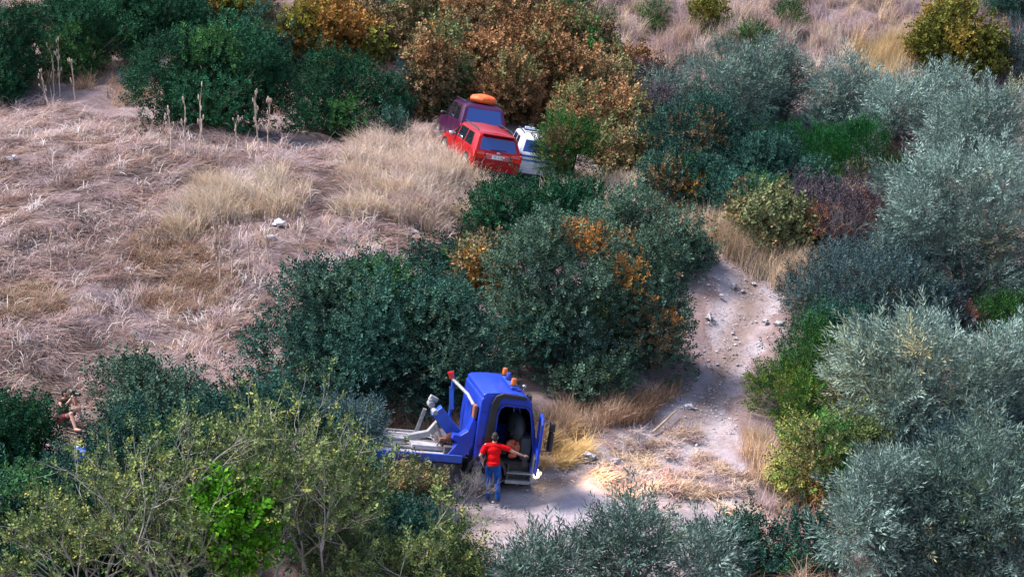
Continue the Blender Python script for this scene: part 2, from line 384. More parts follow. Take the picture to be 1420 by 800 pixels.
def crown_data(r, C, rad, kind, dens=1.0, patches=None, lobe=None, shoots=1.0):
    dark, light, acc, ash, tpl, _, _ = PAL[kind]
    rx, ry, rz = rad; rm = (rx*ry*rz)**(1/3)
    rl0 = lobe or min(.36*rm+.18, .85)
    if tpl == 'olive': shoots = max(shoots, 5)
    if kind in ('rust', 'brown', 'amber', 'yellow'): shoots = max(shoots, 7); rl0 *= .72
    nl = int(1.25*max(7, 3.2*(rx*ry+rx*rz+ry*rz)/3*4/(rl0*rl0*3.2)))
    u = unit(r.normal(size=(nl*3, 3))); u = u[u[:, 2] > -.85][:nl]; nl = len(u)
    k = np.where(r.random(nl) < .78, r.uniform(.72, .97, nl), r.uniform(.3, .7, nl))
    rl = rl0*r.uniform(.4, 1.35, nl)*(.8 if tpl == 'olive' else 1)
    rad = tuple(q*.93 for q in rad); mean = np.array(rad); LC = C + u*(mean*1.04 - .5*rl[:, None])*k[:, None]*(1+(.15 if tpl == 'olive' else .11)*r.normal(size=(nl, 1)))
    lt = r.beta(2, 2, nl)
    lk = r.random(nl) < ash
    Ps, Ds, Ls, Is = [], [], [], []
    for i in range(nl):
        n = int(dens*22*4*math.pi*rl[i]**2*.8)+4
        v = unit(r.normal(size=(n, 3))+u[i]*.55+np.array([0, 0, .25]))
        bump = 1+.16*np.sin(v[:, 0]*7+i)*np.sin(v[:, 1]*6+2*i)+.1*np.sin(v[:, 2]*9+i)
        P = LC[i]+v*(rl[i]*bump*r.uniform(.62, 1.08, n))[:, None]
        lg = r.random(n) < .06*shoots
        P[lg] += (v[lg]*.5+np.array([0, 0, .6]))*r.uniform(.1, .55, (int(lg.sum()), 1))
        Ps.append(P); Ds.append(unit(v*.8+u[i]*.3+np.array([0, 0, .55])+r.normal(size=(n, 3))*.35)); Is.append(np.full(n, i))
    P = np.concatenate(Ps); D = np.concatenate(Ds); I = np.concatenate(Is)
    nf = int(len(P)*.10)   # inner fill
    f = unit(r.normal(size=(nf, 3)))*(r.random((nf, 1))**.5*.62); P = np.concatenate([P, C+f*mean]); D = np.concatenate([D, unit(f+r.normal(size=(nf, 3))*.4)]); I = np.concatenate([I, r.integers(0, nl, nf)])
    ok = P[:, 2] > T(P[:, 0], P[:, 1])+.03
    P, D, I = P[ok], D[ok], I[ok]
    if tpl == 'olive': D = unit(D*np.array([1, 1, .75]))
    sc = r.uniform(.7, 1.3, len(P))*(1.25 if tpl == 'olive' else 1.0)
    base = .55*np.array(dark)[None]+(1.1*np.array(light)-.55*np.array(dark))[None]*(1.35*np.clip(.5*lt[I]+.5*r.random(len(P)), 0, 1)**1.7)[:, None]
    a = lk[I]; base[a] = np.array(acc)*r.uniform(.6, 1.2, (int(a.sum()), 1))
    if patches:
        for (pc, pr, pk) in patches:
            d = np.linalg.norm(P-np.array(pc), axis=1)+r.normal(size=len(P))*pr*.38
            q = (d < pr)&(r.random(len(P)) < .85); dk, lg2 = np.array(PAL[pk][0]), np.array(PAL[pk][1])
            base[q] = dk+(lg2-dk)*r.random((int(q.sum()), 1))
    Vv, o = place_sprigs(tpl, P, D, sc, r)
    cl = LEAFK.get(kind, .7)*base[o]*r.uniform(.72, 1.28, (len(o), 1)); LEAVES[0] += len(o)
    return Vv, cl, LC

def solve(cx, cy, wpx, hpx, rest=.8, ryk=.85):
    """depth at which a crown of this outline rests on the ground"""
    d = ray(cx, cy)
    for t in np.arange(40, 200, .25):
        p = d*t; s = FPX/t
        rz = hpx/2/s; rx = wpx/2/s
        z = CAMH+p[2]
        if z-rz*rest <= float(T(p[0], p[1])): break
    return np.array([p[0], p[1], z]), (rx, rx*ryk, rz), t
def plant(name, cat, label, cx, cy, wpx, hpx, kind, seed, group=None, rest=.55, dens=1.0, patches=None, lobe=None, at=None, shoots=1, part="foliage", stem="stem"):
    r = np.random.default_rng(seed)
    C, rad, t = solve(cx, cy, wpx, hpx, rest)
    if at:
        gq = ground(*at); d = ray(cx, cy); t2 = gq.y/d[1]; k = t2/t; t = t2; C = np.array([0, 0, CAMH])+d*t; rad = tuple(q*k for q in rad)
    rad = (rad[0], max(rad[1], .25), rad[2])
    pt = None
    if patches:
        pt = []
        for (px, py, pr, pk) in patches:
            d = ray(px, py); best = None
            for tt in np.arange(t-8, t+8, .1):      # front of the crown along the ray
                p = np.array([0, 0, CAMH])+d*tt
                if (((p-C)/np.array(rad))**2).sum() < .95: best = p; break
            if best is None: best = np.array([0, 0, CAMH])+d*(t-rad[1]*.6)
            pt.append((best, pr/FPX*t, pk))
    base = Vector((C[0], C[1], float(T(C[0], C[1])))); 
    e = empty(name, base, label, cat, group)
    Vv, cl, LC = crown_data(r, C, rad, kind, dens*(60/t)**.6, pt, lobe, shoots)
    b = np.array(base)
    o = link(part, leaf_mesh(part, Vv-b, cl, PAL[kind][5]), e)
    m = MB()
    L = [LC[i] for i in r.choice(len(LC), min(len(LC), 14), replace=False)]
    h = max(C[2]-b[2], .3)
    for q in L:
        q = q-b; a = np.array([r.normal()*.12, r.normal()*.12, -.15]); mid = a*.5+q*.5+np.array([0, 0, .12*h])+r.normal(size=3)*.08*h
        k = .025+.012*min(rad)
        m.tube([a, mid, q], [k*1.5, k, k*.4], 5)
        q2 = q*1.0+unit(q-mid)*.35
        m.tube([q, q2+r.normal(size=3)*.05], [k*.4, k*.12], 4)
    if rest > 1: m.tube([(0, 0, -.2), (r.normal()*.06, r.normal()*.06, h*.45), (r.normal()*.12, r.normal()*.12, h*.8)], [.05+.05*rad[2], .04+.035*rad[2], .03], 8)
    m.build("trunk" if rest > 1 else stem, PAL[kind][6], e, smooth=True)
    return e

# open, twiggy plants grown branch by branch
def branchy(name, cat, label, base, height, spreadr, kind, seed, group=None, lvl=3, leaves=6, barkm=None, stems=4, thick=.035, twig=.55, lean=(0, 0), sc=(.6, 1.1)):
    r = np.random.default_rng(seed); m = MB(); tips = []
    b = np.array(base)
    e = empty(name, Vector(b), label, cat, group)
    def grow(p, d, L, rad, lv):
        n = 3; pts = [p]; q = p.copy(); dd = d.copy()
        for i in range(n):
            dd = unit(dd+r.normal(size=3)*.16+np.array([0, 0, .06])); q = q+dd*L/n; pts.append(q.copy())
        m.tube(pts, [rad, rad*.8, rad*.6, rad*.38], 5 if lv > 1 else 4, cap=False)
        if lv <= 1:
            for j in range(leaves):
                t = r.uniform(.25, 1.05); k = min(int(t*n), n-1); pp = pts[k]+(pts[k+1]-pts[k])*(t*n-k)
                tips.append((pp, unit(dd+r.normal(size=3)*.6)))
        if lv <= 0: return
        nb = r.integers(3, 6)
        for j in range(nb):
            t = r.uniform(.35, 1); k = min(int(t*n), n-1); pp = pts[k]+(pts[k+1]-pts[k])*(t*n-k)
            grow(pp, unit(dd+unit(r.normal(size=3))*.85+np.array([0, 0, .15])), L*twig*r.uniform(.8, 1.2), max(rad*.5, .005), lv-1)
    for s in range(stems):
        a = r.uniform(0, 6.28); k = spreadr/height
        d = unit(np.array([math.cos(a)*k*r.uniform(.3, 1)+lean[0], math.sin(a)*k*r.uniform(.3, 1)+lean[1], 1]))
        grow(np.array([math.cos(a)*.15, math.sin(a)*.15, -.1]), d, height*.55*r.uniform(.8, 1.15), thick*r.uniform(.7, 1.1), lvl)
    m.build("branches", barkm or PAL[kind][6], e, smooth=True)
    if leaves:
        P = np.array([t[0] for t in tips]); D = np.array([t[1] for t in tips])
        dark, light, acc, ash, tpl, lm, _ = PAL[kind]
        Vv, o = place_sprigs(tpl, P, D, r.uniform(*sc, len(P)), r)
        f = r.random((len(P), 1)); c = np.array(dark)+(np.array(light)-np.array(dark))*f
        q = r.random(len(P)) < ash; c[q] = np.array(acc)
        link("foliage", leaf_mesh("foliage", Vv, c[o]*r.uniform(.7, 1.3, (len(o), 1)), lm), e); LEAVES[0] += len(o)
    return e

# ------------------------------------------------------------------ shrubs and trees, each one a thing
GB = "evergreen shrubs on the hillside"; GA = "autumn coloured shrubs behind the cars"; GO = "silver olive trees on the right slope"
VEG = [
 # name, cat, label, cx, cy, w, h, kind, opts        (outline in the photo; the base is found on the terrain)
 # far row, left
 ("shrub","shrub","dark green rounded shrub cut by the left edge beyond the straw field", 5,85,140,165,'deep',{}),
 ("shrub","shrub","darkest green thicket shrub behind the thin dry stalks at the upper left",115,65,150,130,'deep',dict()),
 ("shrub","shrub","tall deep green shrub at the top edge above the two big field shrubs",230,30,190,120,'deep',dict()),
 ("shrub","shrub","largest round green shrub at the back of the straw field",290,126,232,186,'deep',dict(dens=1.1)),
 ("shrub","shrub","round green shrub touching the right side of the largest field shrub",466,152,180,142,'deep',{}),
 ("shrub","shrub","amber and brown bush at the top edge over the dark green shrubs",310,12,150,80,'amber',dict()),
 ("shrub","shrub","bright orange yellow bush rising behind the second field shrub",440,60,130,110,'amber',dict()),
 ("shrub","shrub","yellow brown bush to the right of the orange one",510,60,90,100,'brown',dict(patches=[(490,40,30,'amber'),(520,70,25,'yellow')])),
 ("shrub","shrub","brown bush at the top edge beside the dark teal shrub",470,5,110,60,'brown',dict()),
 ("shrub","shrub","dark teal shrub near the top edge with pointed shoots",590,28,140,80,'blue',dict()),
 ("shrub","shrub","blue grey shrub beside the golden grass left of the cars",567,135,70,120,'blue',dict(dens=.9)),
 ("shrub","shrub","small green shrub in front of the blue grey one",548,185,50,50,'teal',{}),
 ("shrub","shrub","rust brown bush directly behind the purple car",640,105,120,120,'rust',dict()),
 ("shrub","shrub","brown bush at the top edge over the rust ones",690,28,150,90,'brown',dict()),
 ("shrub","shrub","wide rust and olive bush above the white car",755,120,150,130,'rust',dict()),
 ("shrub","shrub","rust bush with a green side left of the pale slope",810,80,110,110,'brown',dict(patches=[(815,75,30,'green')])),
 ("shrub","shrub","reddish brown bush between the white car and the dark thicket",830,180,140,120,'rust',dict()),
 ("shrub","shrub","faded mauve brown bush beside the grey green olive",900,180,100,120,'mauve',dict(patches=[(880,200,45,'brown')])),
 ("shrub","shrub","green shrub at the top edge left of the pale slope",775,10,90,50,'green',dict()),
 ("shrub","shrub","olive green shrub overlapping the right side of the white car",788,214,92,88,'green',dict(patches=[(775,190,22,'brown')],at=(790,258),dens=1.8)),
 # upper right slope
 ("sapling","sapling","green sapling nearest the rust bushes on the pale upper slope",843,30,34,44,'green',{}),
 ("sapling","sapling","second green sapling along the pale upper slope",910,30,42,50,'green',{}),
 ("sapling","sapling","yellowish sapling half hidden in dry grass at the top",982,28,46,50,'yellow',dict(dens=.8)),
 ("sapling","sapling","low spreading green sapling above the olive crowns",1040,60,60,44,'green',{}),
 ("sapling","sapling","upright green sapling at the top, furthest right of the row",1097,30,38,56,'green',{}),
 ("shrub","shrub","yellow green bush with feathery shoots in the upper right corner",1330,70,135,115,'yellow',dict(dens=1.2,shoots=3)),
 ("shrub","shrub","dark blue green shrub at the right edge beside the yellow bush",1412,85,90,105,'blue',{}),
 ("shrub","shrub","dark shrub in the top right corner",1405,10,90,60,'teal',dict()),
 # right: olives and thicket
 ("olive_tree","olive tree","broad grey green tree at the left end of the upper olive row",1000,140,170,130,'olive',dict(group=GO)),
 ("olive_tree","olive tree","grey green tree with dense round top next to the broad one",1080,130,110,100,'olive',dict(group=GO)),
 ("olive_tree","olive tree","small silvery olive in the middle of the upper row",1165,150,110,125,'silver',dict(group=GO)),
 ("olive_tree","olive tree","pale olive below the golden grass tuft",1255,180,130,130,'silver',dict(group=GO)),
 ("olive_tree","olive tree","tall silvery olive under the yellow green bush at the right edge",1365,200,160,170,'silver',dict(group=GO)),
 ("shrub","shrub","pinkish dead shrub in front of the silvery olives",1272,225,90,90,'pink',dict()),
 ("shrub","shrub","dark green shrub with ochre leaves at the bend of the upper track",970,215,130,170,'teal',dict(patches=[(965,200,42,'brown'),(950,290,30,'amber'),(985,240,28,'brown')])),
 ("shrub","shrub","dark thicket shrub right of the ochre leaved one",1050,240,120,130,'teal',{}),
 ("shrub","shrub","vivid green broom like shrub in the middle of the thicket",1120,222,130,110,'broom',dict()),
 ("shrub","shrub","vivid green broom like shrub closest to the pinkish dead shrub",1195,232,110,110,'broom',dict()),
 ("shrub","shrub","brownish olive shrub at the inner side of the track bend",1062,325,140,105,'brown',dict(patches=[(1060,310,60,'weed')])),
 ("shrub","shrub","dark purple twiggy bush beside the track bend",1160,315,165,125,'mauve',dict(dens=.8)),
 ("olive_tree","olive tree","huge silver olive with drooping sprays on the right edge",1340,320,240,215,'silver',dict(group=GO,dens=1.1,lobe=.8)),
 ("shrub","shrub","blue green shrub right of the stony track",1210,415,235,140,'blue',dict(dens=1.15)),
 ("shrub","shrub","low green shrub at the right edge under the huge olive",1400,455,130,70,'green',{}),
 ("shrub","shrub","bright green rounded shrub leaning over the track edge",1110,538,170,180,'green',dict(dens=1.1)),
 ("olive_tree","olive tree","large silver olive in front of the blue green shrub",1290,540,250,210,'silver',dict(group=GO,dens=1.05)),
 ("olive_tree","olive tree","silver olive with pale straw coloured tips",1395,560,150,180,'silver',dict(group=GO)),
 ("olive_tree","olive tree","grey green olive at the right edge low down",1370,690,200,240,'olive',dict(group=GO)),
 ("shrub","shrub","yellow green bush with rusty base below the bright green one",1160,655,175,170,'sage',dict(patches=[(1130,690,32,'brown'),(1150,620,55,'green'),(1195,640,50,'sage'),(1110,640,40,'weed')],dens=1.1)),
 ("olive_tree","olive tree","nearest silver olive in front of the yellow green bush",1235,730,190,190,'silver',dict(group=GO)),
 ("shrub","shrub","dark low shrub at the bottom edge between two silver olives",1080,770,160,90,'teal',{}),
 ("shrub","shrub","silver sprig bush at the bottom edge",975,790,100,80,'silver',dict()),
 ("olive_tree","olive tree","dark olive with upright shoots in front of the track",868,768,130,120,'olive',dict(group=GO,shoots=6)),
 ("olive_tree","olive tree","low silvery olive at the bottom edge under the man",750,800,150,80,'olive',dict(group=GO)),
 # middle clump
 ("shrub","shrub","bright dark green shrub just below the red car",718,310,150,104,'deep',dict(dens=1.1)),
 ("shrub","shrub","small dark green shrub right of the one below the red car",808,290,90,60,'deep',{}),
 ("shrub","shrub","small dark shrub at the top left of the middle clump",617,362,80,70,'teal',{}),
 ("shrub","shrub","large dark teal shrub on the left of the middle clump",522,482,356,218,'teal',dict(dens=1.15,patches=[(620,470,60,'grey'),(470,400,50,'grey'),(420,520,40,'grey')])),
 ("shrub","shrub","autumn leaved bush squeezed between the two largest middle shrubs",672,385,80,80,'brown',dict(patches=[(672,380,26,'amber'),(690,405,22,'orange')])),
 ("shrub","shrub","tall grey green shrub in the centre of the picture",775,440,215,265,'grey',dict(dens=1.15,patches=[(805,325,24,'orange'),(788,305,16,'amber'),(740,480,40,'teal'),(830,500,40,'olive'),(720,380,26,'olive')])),
 ("shrub","shrub","grey green shrub with orange patches beside the track",893,440,164,250,'grey',dict(dens=1.1,patches=[(868,372,30,'orange'),(850,345,16,'brown'),(862,470,22,'brown'),(885,560,24,'brown'),(940,380,20,'brown'),(882,392,20,'amber'),(932,428,22,'orange'),(900,450,26,'brown'),(918,480,26,'brown'),(905,520,20,'brown')])),
 ("shrub","shrub","small pale leaved bush hanging over the left edge of the track",962,355,50,50,'grey',dict()),
 ("shrub","shrub","low dark shrub at the foot of the middle clump behind the truck",590,560,150,60,'grey',dict()),
 # left bottom
 ("shrub","shrub","dense dark green shrub at the left edge below the field",22,622,140,165,'deep',dict(dens=1.1)),
 ("shrub","shrub","blackish green shrub in the bottom left corner",15,730,140,200,'teal',{}),
 ("shrub","shrub","dark grey green shrub at the lower edge of the field",205,560,180,110,'grey',{}),
 ("shrub","shrub","dark understorey shrub behind the pale branches on the left",180,660,220,150,'teal',dict()),
 ("shrub","shrub","dark understorey shrub in the centre of the lower left thicket",360,640,260,200,'teal',dict()),
 ("shrub","shrub","blue green shrub beside the rear of the flatbed",478,598,100,90,'blue',dict(at=(480,655))),
 ("shrub","shrub","dark shrub low in front of the flatbed",560,740,170,90,'teal',dict()),
 ("shrub","shrub","vivid lime green leafy bush at the bottom left",322,745,112,140,'lime',dict(dens=.7,at=(325,884),lobe=.30,shoots=7)),
 ("shrub","shrub","tall brown bush filling the gap left of the purple car",600,120,90,150,'brown',dict(patches=[(600,80,30,'rust')])),
 ("shrub","shrub","rust red bush in the middle of the top edge",735,70,130,110,'rust',{}),
 ("shrub","shrub","reddish bush at the top edge right of the dark teal shrub",655,60,110,110,'rust',dict(patches=[(660,30,30,'brown')])),
 ("shrub","shrub","ochre bush just behind the light bar of the white car",705,140,90,110,'rust',{}),
 ("shrub","shrub","low rust bush between the red car and the ochre shrub",870,225,90,80,'brown',{}),
 ("shrub","shrub","dark green shrub at the top left corner",150,10,180,110,'deep',{}),
 ("shrub","shrub","dark shrub at the top edge above the gap between the field shrubs",370,70,110,120,'teal',{}),
 ("shrub","shrub","orange and brown bush at the top edge over the left thicket",260,-10,180,90,'brown',dict(patches=[(265,15,30,'orange')])),
 ("shrub","shrub","brown bush at the top edge right of the orange one",560,-5,120,80,'rust',{}),
 ("shrub","shrub","dull mauve bush at the left end of the upper olive row",915,130,80,90,'mauve',{}),
 ("shrub","shrub","grey green sapling between the two large shrubs of the thicket",1010,180,80,80,'teal',{}),
 ("shrub","shrub","brown leafless looking shrub under the pinkish one",1225,300,80,90,'mauve',{}),
 ("shrub","shrub","dusky shrub behind the bright green rounded shrub",1160,480,120,110,'teal',{}),
 ("shrub","shrub","dark shrub between the large silver olive and the yellow green bush",1215,600,110,120,'teal',{}),
 ("olive_tree","olive tree","silver olive at the bottom right corner",1400,770,150,150,'silver',dict(group=GO)),
 ("shrub","shrub","dark green shrub at the bottom edge left of the silver sprigs",1010,765,90,70,'teal',{}),
 ("shrub","shrub","grey green shrub low between the truck cab and the track",830,540,110,70,'grey',{}),
 ("shrub","shrub","dark shrub at the bottom edge below the forked white trunk",230,760,200,110,'teal',{}),
 ("shrub","shrub","dark grey green shrub at the bottom edge right of the lime bush",450,750,190,130,'grey',{}),
 ("shrub","shrub","dark shrub at the bottom edge furthest left",110,770,150,100,'deep',{}),
 ("shrub","shrub","dark shrub low between the flatbed and the lime bush",455,665,150,90,'teal',{}),
 ("shrub","shrub","dark shrub at the bottom edge under the slanting pale branches",590,800,150,80,'teal',{}),
 ("shrub","shrub","blue grey shrub at the left foot of the huge drooping olive",1300,440,120,110,'blue',{}),
 ("shrub","shrub","blue green shrub at the right edge between two silver olives",1400,640,110,110,'blue',{}),
 ("olive_tree","olive tree","slim silver olive with pale tips above the yellow green bush",1200,560,90,120,'silver',dict(group=GO,shoots=6)),
 ("shrub","shrub","blue green shrub in the middle of the lower right mass",1320,650,130,130,'blue',{}),
 ("shrub","shrub","straw coloured dead bush tucked above the large silver olive",1325,455,60,60,'pink',{}),
 ("olive_tree","olive tree","bright silver olive low behind the nearest one",1300,760,120,130,'silver',dict(group=GO,shoots=6)),
 ("olive_tree","olive tree","narrow silver olive between the pale olive and the tall silvery one",1310,165,90,110,'silver',dict(group=GO,shoots=5)),
 ("shrub","shrub","grey green shrub below the small silvery olive",1150,190,90,80,'blue',{}),
 ("shrub","shrub","loose orange brown bush at the top edge above the purple car",600,40,120,120,'brown',dict(patches=[(620,60,30,'amber')])),
 ("shrub","shrub","tall loose rust bush right behind the orange bag",690,110,130,130,'rust',dict(patches=[(660,100,25,'brown')])),
 ("shrub","shrub","loose ochre bush behind the right end of the rust row",835,140,110,110,'brown',{}),
 ("shrub","shrub","thin brown bush where the pale slope meets the rust row",880,120,80,80,'rust',dict(dens=.7)),
 ("shrub","shrub","grey green shrub filling the top right of the middle clump",855,335,150,120,'grey',dict(patches=[(830,330,26,'orange'),(870,350,26,'brown')])),
 ("shrub","shrub","grey green shrub at the top right shoulder of the middle clump near the track",925,350,120,120,'grey',dict(patches=[(915,335,18,'brown')])),
 ("shrub","shrub","dark green shrub joining the two upper shrubs of the middle clump",770,300,110,90,'deep',{}),
 ("shrub","shrub","dark shrub at the lower left foot of the thicket near the blond grass",945,262,120,105,'teal',dict(patches=[(955,285,30,'amber'),(925,250,24,'brown')])),
 ("shrub","shrub","dark shrub between the ochre leaved shrub and the brownish olive one",1030,282,120,110,'teal',{}),
 ("shrub","shrub","dusky green shrub behind the purple twiggy bush",1110,270,120,90,'teal',dict(patches=[(1110,270,30,'mauve')])),
]
for i, (nm, ct, lb, cx, cy, ww, hh, kd, op) in enumerate(VEG):
    op = dict(op); rest = .95 if nm == "olive_tree" else .55
    plant(nm, ct, lb, cx, cy, ww, hh, kd, 100+i, rest=op.pop('rest', rest), part="crown" if nm == "olive_tree" else "foliage", **op)

BR = [
 ("tree","tree","open yellow green tree with pale bare branches at the far left of the thicket",130,850,3.6,1.6,'sage',6,46),
 ("tree","tree","open yellow green tree whose forked white trunk shows low down",245,860,4.6,2.0,'sage',7,46),
 ("tree","tree","tall yellow green tree with white branches left of the lime bush",345,850,4.9,2.4,'sage',7,46),
 ("tree","tree","yellow green tree with grey twigs between the lime bush and the flatbed",440,850,4.6,2.2,'sage',7,46),
 ("tree","tree","yellow green tree standing closest to the flatbed deck",525,860,3.6,2.0,'sage',7,46),
 ("tree","tree","low yellow leaved tree with slanting pale branches under the truck",600,860,2.3,1.8,'sage',7,46),
]
for i, (nm, ct, lb, px, py, h, sr, kd, st, yy) in enumerate(BR):
    g = ground(px, py); c = ground(px, py+10)
    branchy(nm, ct, lb, (g.x, g.y, float(T(g.x, g.y))), h, sr, kd, 300+i, lvl=3, leaves=2, sc=(.7, 1.2), barkm=M_pale, stems=st, thick=.05, twig=.62, lean=(.12 if i % 2 else -.1, 0))
g = ground(632, 706); branchy("bush","bush","tangled grey leafless bush between the truck's wheel and the deck",(g.x, g.y, float(T(g.x, g.y))), 1.3, 1.3, 'grey', 330, lvl=3, leaves=0, barkm=M_grey, stems=10, thick=.018, twig=.6)
g = ground(580, 705); branchy("bush","bush","sparse grey bush with few leaves in front of the flatbed side",(g.x, g.y, float(T(g.x, g.y))), 1.2, 1.4, 'weed', 331, lvl=3, leaves=1, barkm=M_grey, stems=9, thick=.018, twig=.6)
g = ground(1165, 372); branchy("bush","bush","leafless branched bush in front of the dark purple bush",(g.x, g.y, float(T(g.x, g.y))), 2.2, 1.3, 'mauve', 332, lvl=3, leaves=0, barkm=M_grey, stems=5, thick=.03, twig=.6)
g = ground(960, 98); branchy("bush","bush","bare dark twiggy bush on the pale upper slope above the olives",(g.x, g.y, float(T(g.x, g.y))), 1.6, .9, 'mauve', 333, lvl=2, leaves=0, barkm=M_grey, stems=5, thick=.03, twig=.6)

# ------------------------------------------------------------------ dry grass
def blades(P, H, head, el, L, Wd, bend, r, cols):
    """curved 3-segment blades: heading head, start elevation el, bending over"""
    n = len(P); out = np.zeros((n, 8, 3)); p = P.copy()
    side = np.stack([-np.sin(head), np.cos(head), np.zeros(n)], -1)
    tw = r.normal(size=(n, 3))*.5; side = unit(side+tw*np.array([0, 0, 1]))
    for k in range(4):
        wv = (Wd*(1-k/3.4)/2)[:, None]*side
        out[:, 2*k] = p-wv; out[:, 2*k+1] = p+wv
        e = el-bend*k; d = np.stack([np.cos(head)*np.cos(e), np.sin(head)*np.cos(e), np.sin(e)], -1)
        p = p+d*(L/3)[:, None]
    F = np.array([[0,1,3,2],[2,3,5,4],[4,5,7,6]])[None]+np.arange(n)[:, None, None]*8
    return out.reshape(-1, 3), F.reshape(-1, 4), np.repeat(cols, 8, 0)
STRAW = np.array([(.56,.43,.34),(.46,.34,.29),(.42,.33,.32),(.42,.36,.39),(.26,.17,.15),(.52,.42,.40),(.64,.54,.48)])
STRAW = STRAW*np.array([.84,.76,.78])
GOLD = np.array([(.60,.44,.30),(.66,.52,.38),(.50,.36,.25),(.58,.48,.40)])
BROWN = np.array([(.34,.20,.13),(.42,.28,.18),(.26,.15,.10),(.50,.38,.28)])
def pick(C, n, r, var=.2): return C[r.integers(0, len(C), n)]*r.uniform(1-var, 1+var, (n, 1))
def inpoly(px, py, poly):
    ins = np.zeros(px.shape, bool); n = len(poly)
    for i in range(n):
        ax, ay = poly[i]; bx, by = poly[(i+1) % n]
        ins ^= ((ay > py) != (by > py)) & (px < ax+(py-ay)/((by-ay) or 1e-9)*(bx-ax))
    return ins
def region(poly, n, r, track=False, thr=.1):
    G = np.array([ground(*p) for p in poly])[:, :2]; lo, hi = G.min(0)-.3, G.max(0)+.3
    out = []; tot = 0
    while tot < n:
        q = r.uniform(lo, hi, (n*2, 2)); k = inpoly(q[:, 0], q[:, 1], [tuple(g) for g in G])
        if not track: k &= track_sd(q[:, 0], q[:, 1]) < thr+r.normal(size=len(q))*.25
        bare = np.sin(q[:, 0]*1.7+2.2*np.sin(q[:, 1]*1.1))*np.sin(q[:, 1]*2.0+1.7*np.sin(q[:, 0]*.9+1))+.5*np.sin(q[:, 0]*4.1+q[:, 1]*2.7)*np.sin(q[:, 1]*4.9-q[:, 0]*1.3)
        k &= (bare > -.35) | (r.random(len(q)) < .22)
        out.append(q[k]); tot += int(k.sum())
        if k.sum() == 0: break
    q = np.concatenate(out)[:n]; return np.column_stack([q, T(q[:, 0], q[:, 1])])
def flow(x, y): return .25+1.5*np.sin(x*.55+1.3*np.sin(y*.5))+1.1*np.sin(y*.9+x*.35+2)+.6*np.sin(x*1.9-y*1.3)
def clump(n):
    return
def straw(name, label, poly, n, r, C=STRAW, L=(.3,.8), el=(.02,.5), bend=(.05,.35), W=(.012,.024), head=None, spread=.45, track=False, tuft=0, thr=.1, cat="dry grass"):
    if tuft:
        c = region(poly, max(n//tuft, 3), r, track, thr); i = r.integers(0, len(c), n)
        P = c[i]+np.column_stack([r.normal(size=(n, 2))*.13, np.zeros(n)]); P[:, 2] = T(P[:, 0], P[:, 1])
        a0 = r.uniform(0, 6.28, len(c))[i]; hgt = r.uniform(.6, 1.25, len(c))[i]; cc = pick(C, len(c), r)[i]*r.uniform(.8, 1.2, (n, 1))
    else:
        P = region(poly, n, r, track, thr); n = len(P); a0 = None; hgt = 1; cc = None
    hd = (flow(P[:, 0], P[:, 1]) if head is None else np.full(n, head))+r.normal(size=n)*spread*(.5+1.6*r.random(n)**2)
    if tuft: hd = np.where(r.random(n) < .6, hd, r.uniform(0, 6.28, n))
    f = .5+.5*np.sin(P[:, 0]*1.1+2*np.sin(P[:, 1]*.8))*np.sin(P[:, 1]*1.3+P[:, 0]*.4)
    if cc is None:
        cc = pick(C, n, r); f2 = np.clip(.5+.8*np.sin(P[:, 0]*.9+1.7*np.sin(P[:, 1]*.6+1))*np.sin(P[:, 1]*.8+2), 0, 1); q = r.random(n) < .45*f2; cc[q] = pick(BROWN, int(q.sum()), r); f3 = .5+.5*np.sin(P[:, 0]*3.1+2*np.sin(P[:, 1]*2.2))*np.sin(P[:, 1]*3.7+1.5*np.sin(P[:, 0]*1.9)); cc = cc*(.35+.55*f+.35*f3)[:, None]
    Vv, F, c = blades(P+np.array([0, 0, .01]), None, hd, r.uniform(*el, n), r.uniform(*L, n)*hgt, r.uniform(*W, n), r.uniform(*bend, n), r, np.clip(cc, .02, .85))
    o = link(name, mesh_np(name, Vv, F, M_straw, c)); tag(o, label, cat, kind="stuff"); return o
rg = np.random.default_rng(21)
WHITE = np.array([(.66,.58,.56),(.58,.48,.46),(.70,.62,.58)])
FIELD = [(-60,150),(60,140),(190,165),(380,205),(560,190),(620,165),(720,235),(700,300),(640,400),(500,480),(330,560),(200,600),(60,620),(-60,640)]
straw("straw_mat", "flattened lilac and straw coloured grass matted over the left field", FIELD, 120000, rg, L=(.25,.85), el=(.0,.35), bend=(.0,.28))
straw("straw_mat", "loose arching straw standing in small tufts all over the left field", FIELD, 26000, rg, L=(.35,.8), el=(.5,1.2), bend=(.25,.6), tuft=26)
straw("dead_weeds", "whitish curled dead weeds scattered over the left field", FIELD, 5000, rg, C=WHITE*.85, L=(.35,.8), el=(.4,1.4), bend=(.3,.9), W=(.02,.035), tuft=14, spread=1.6)
straw("dead_weeds", "russet dead weeds in dense low patches of the left field", [(180,330),(300,310),(330,400),(260,440),(190,430)], 9000, rg, C=BROWN, L=(.2,.5), el=(.6,1.5), bend=(.1,.6), tuft=30, spread=1.6)
straw("dead_weeds", "russet hollow with curled weeds at the left edge of the field", [(-40,400),(60,395),(95,430),(40,450),(-40,440)], 5000, rg, C=BROWN*.8, L=(.2,.6), el=(.2,1.2), bend=(.1,.6), tuft=30, spread=1.6)
straw("dry_grass", "tall golden grass leaning over in the middle of the left field", [(235,310),(262,262),(330,262),(385,245),(430,262),(425,300),(350,308),(300,330),(245,345)], 6500, rg, C=GOLD, L=(.6,1.15), el=(1.0,1.45), bend=(.2,.5), head=2.9, spread=.7, tuft=60, W=(.012,.02))
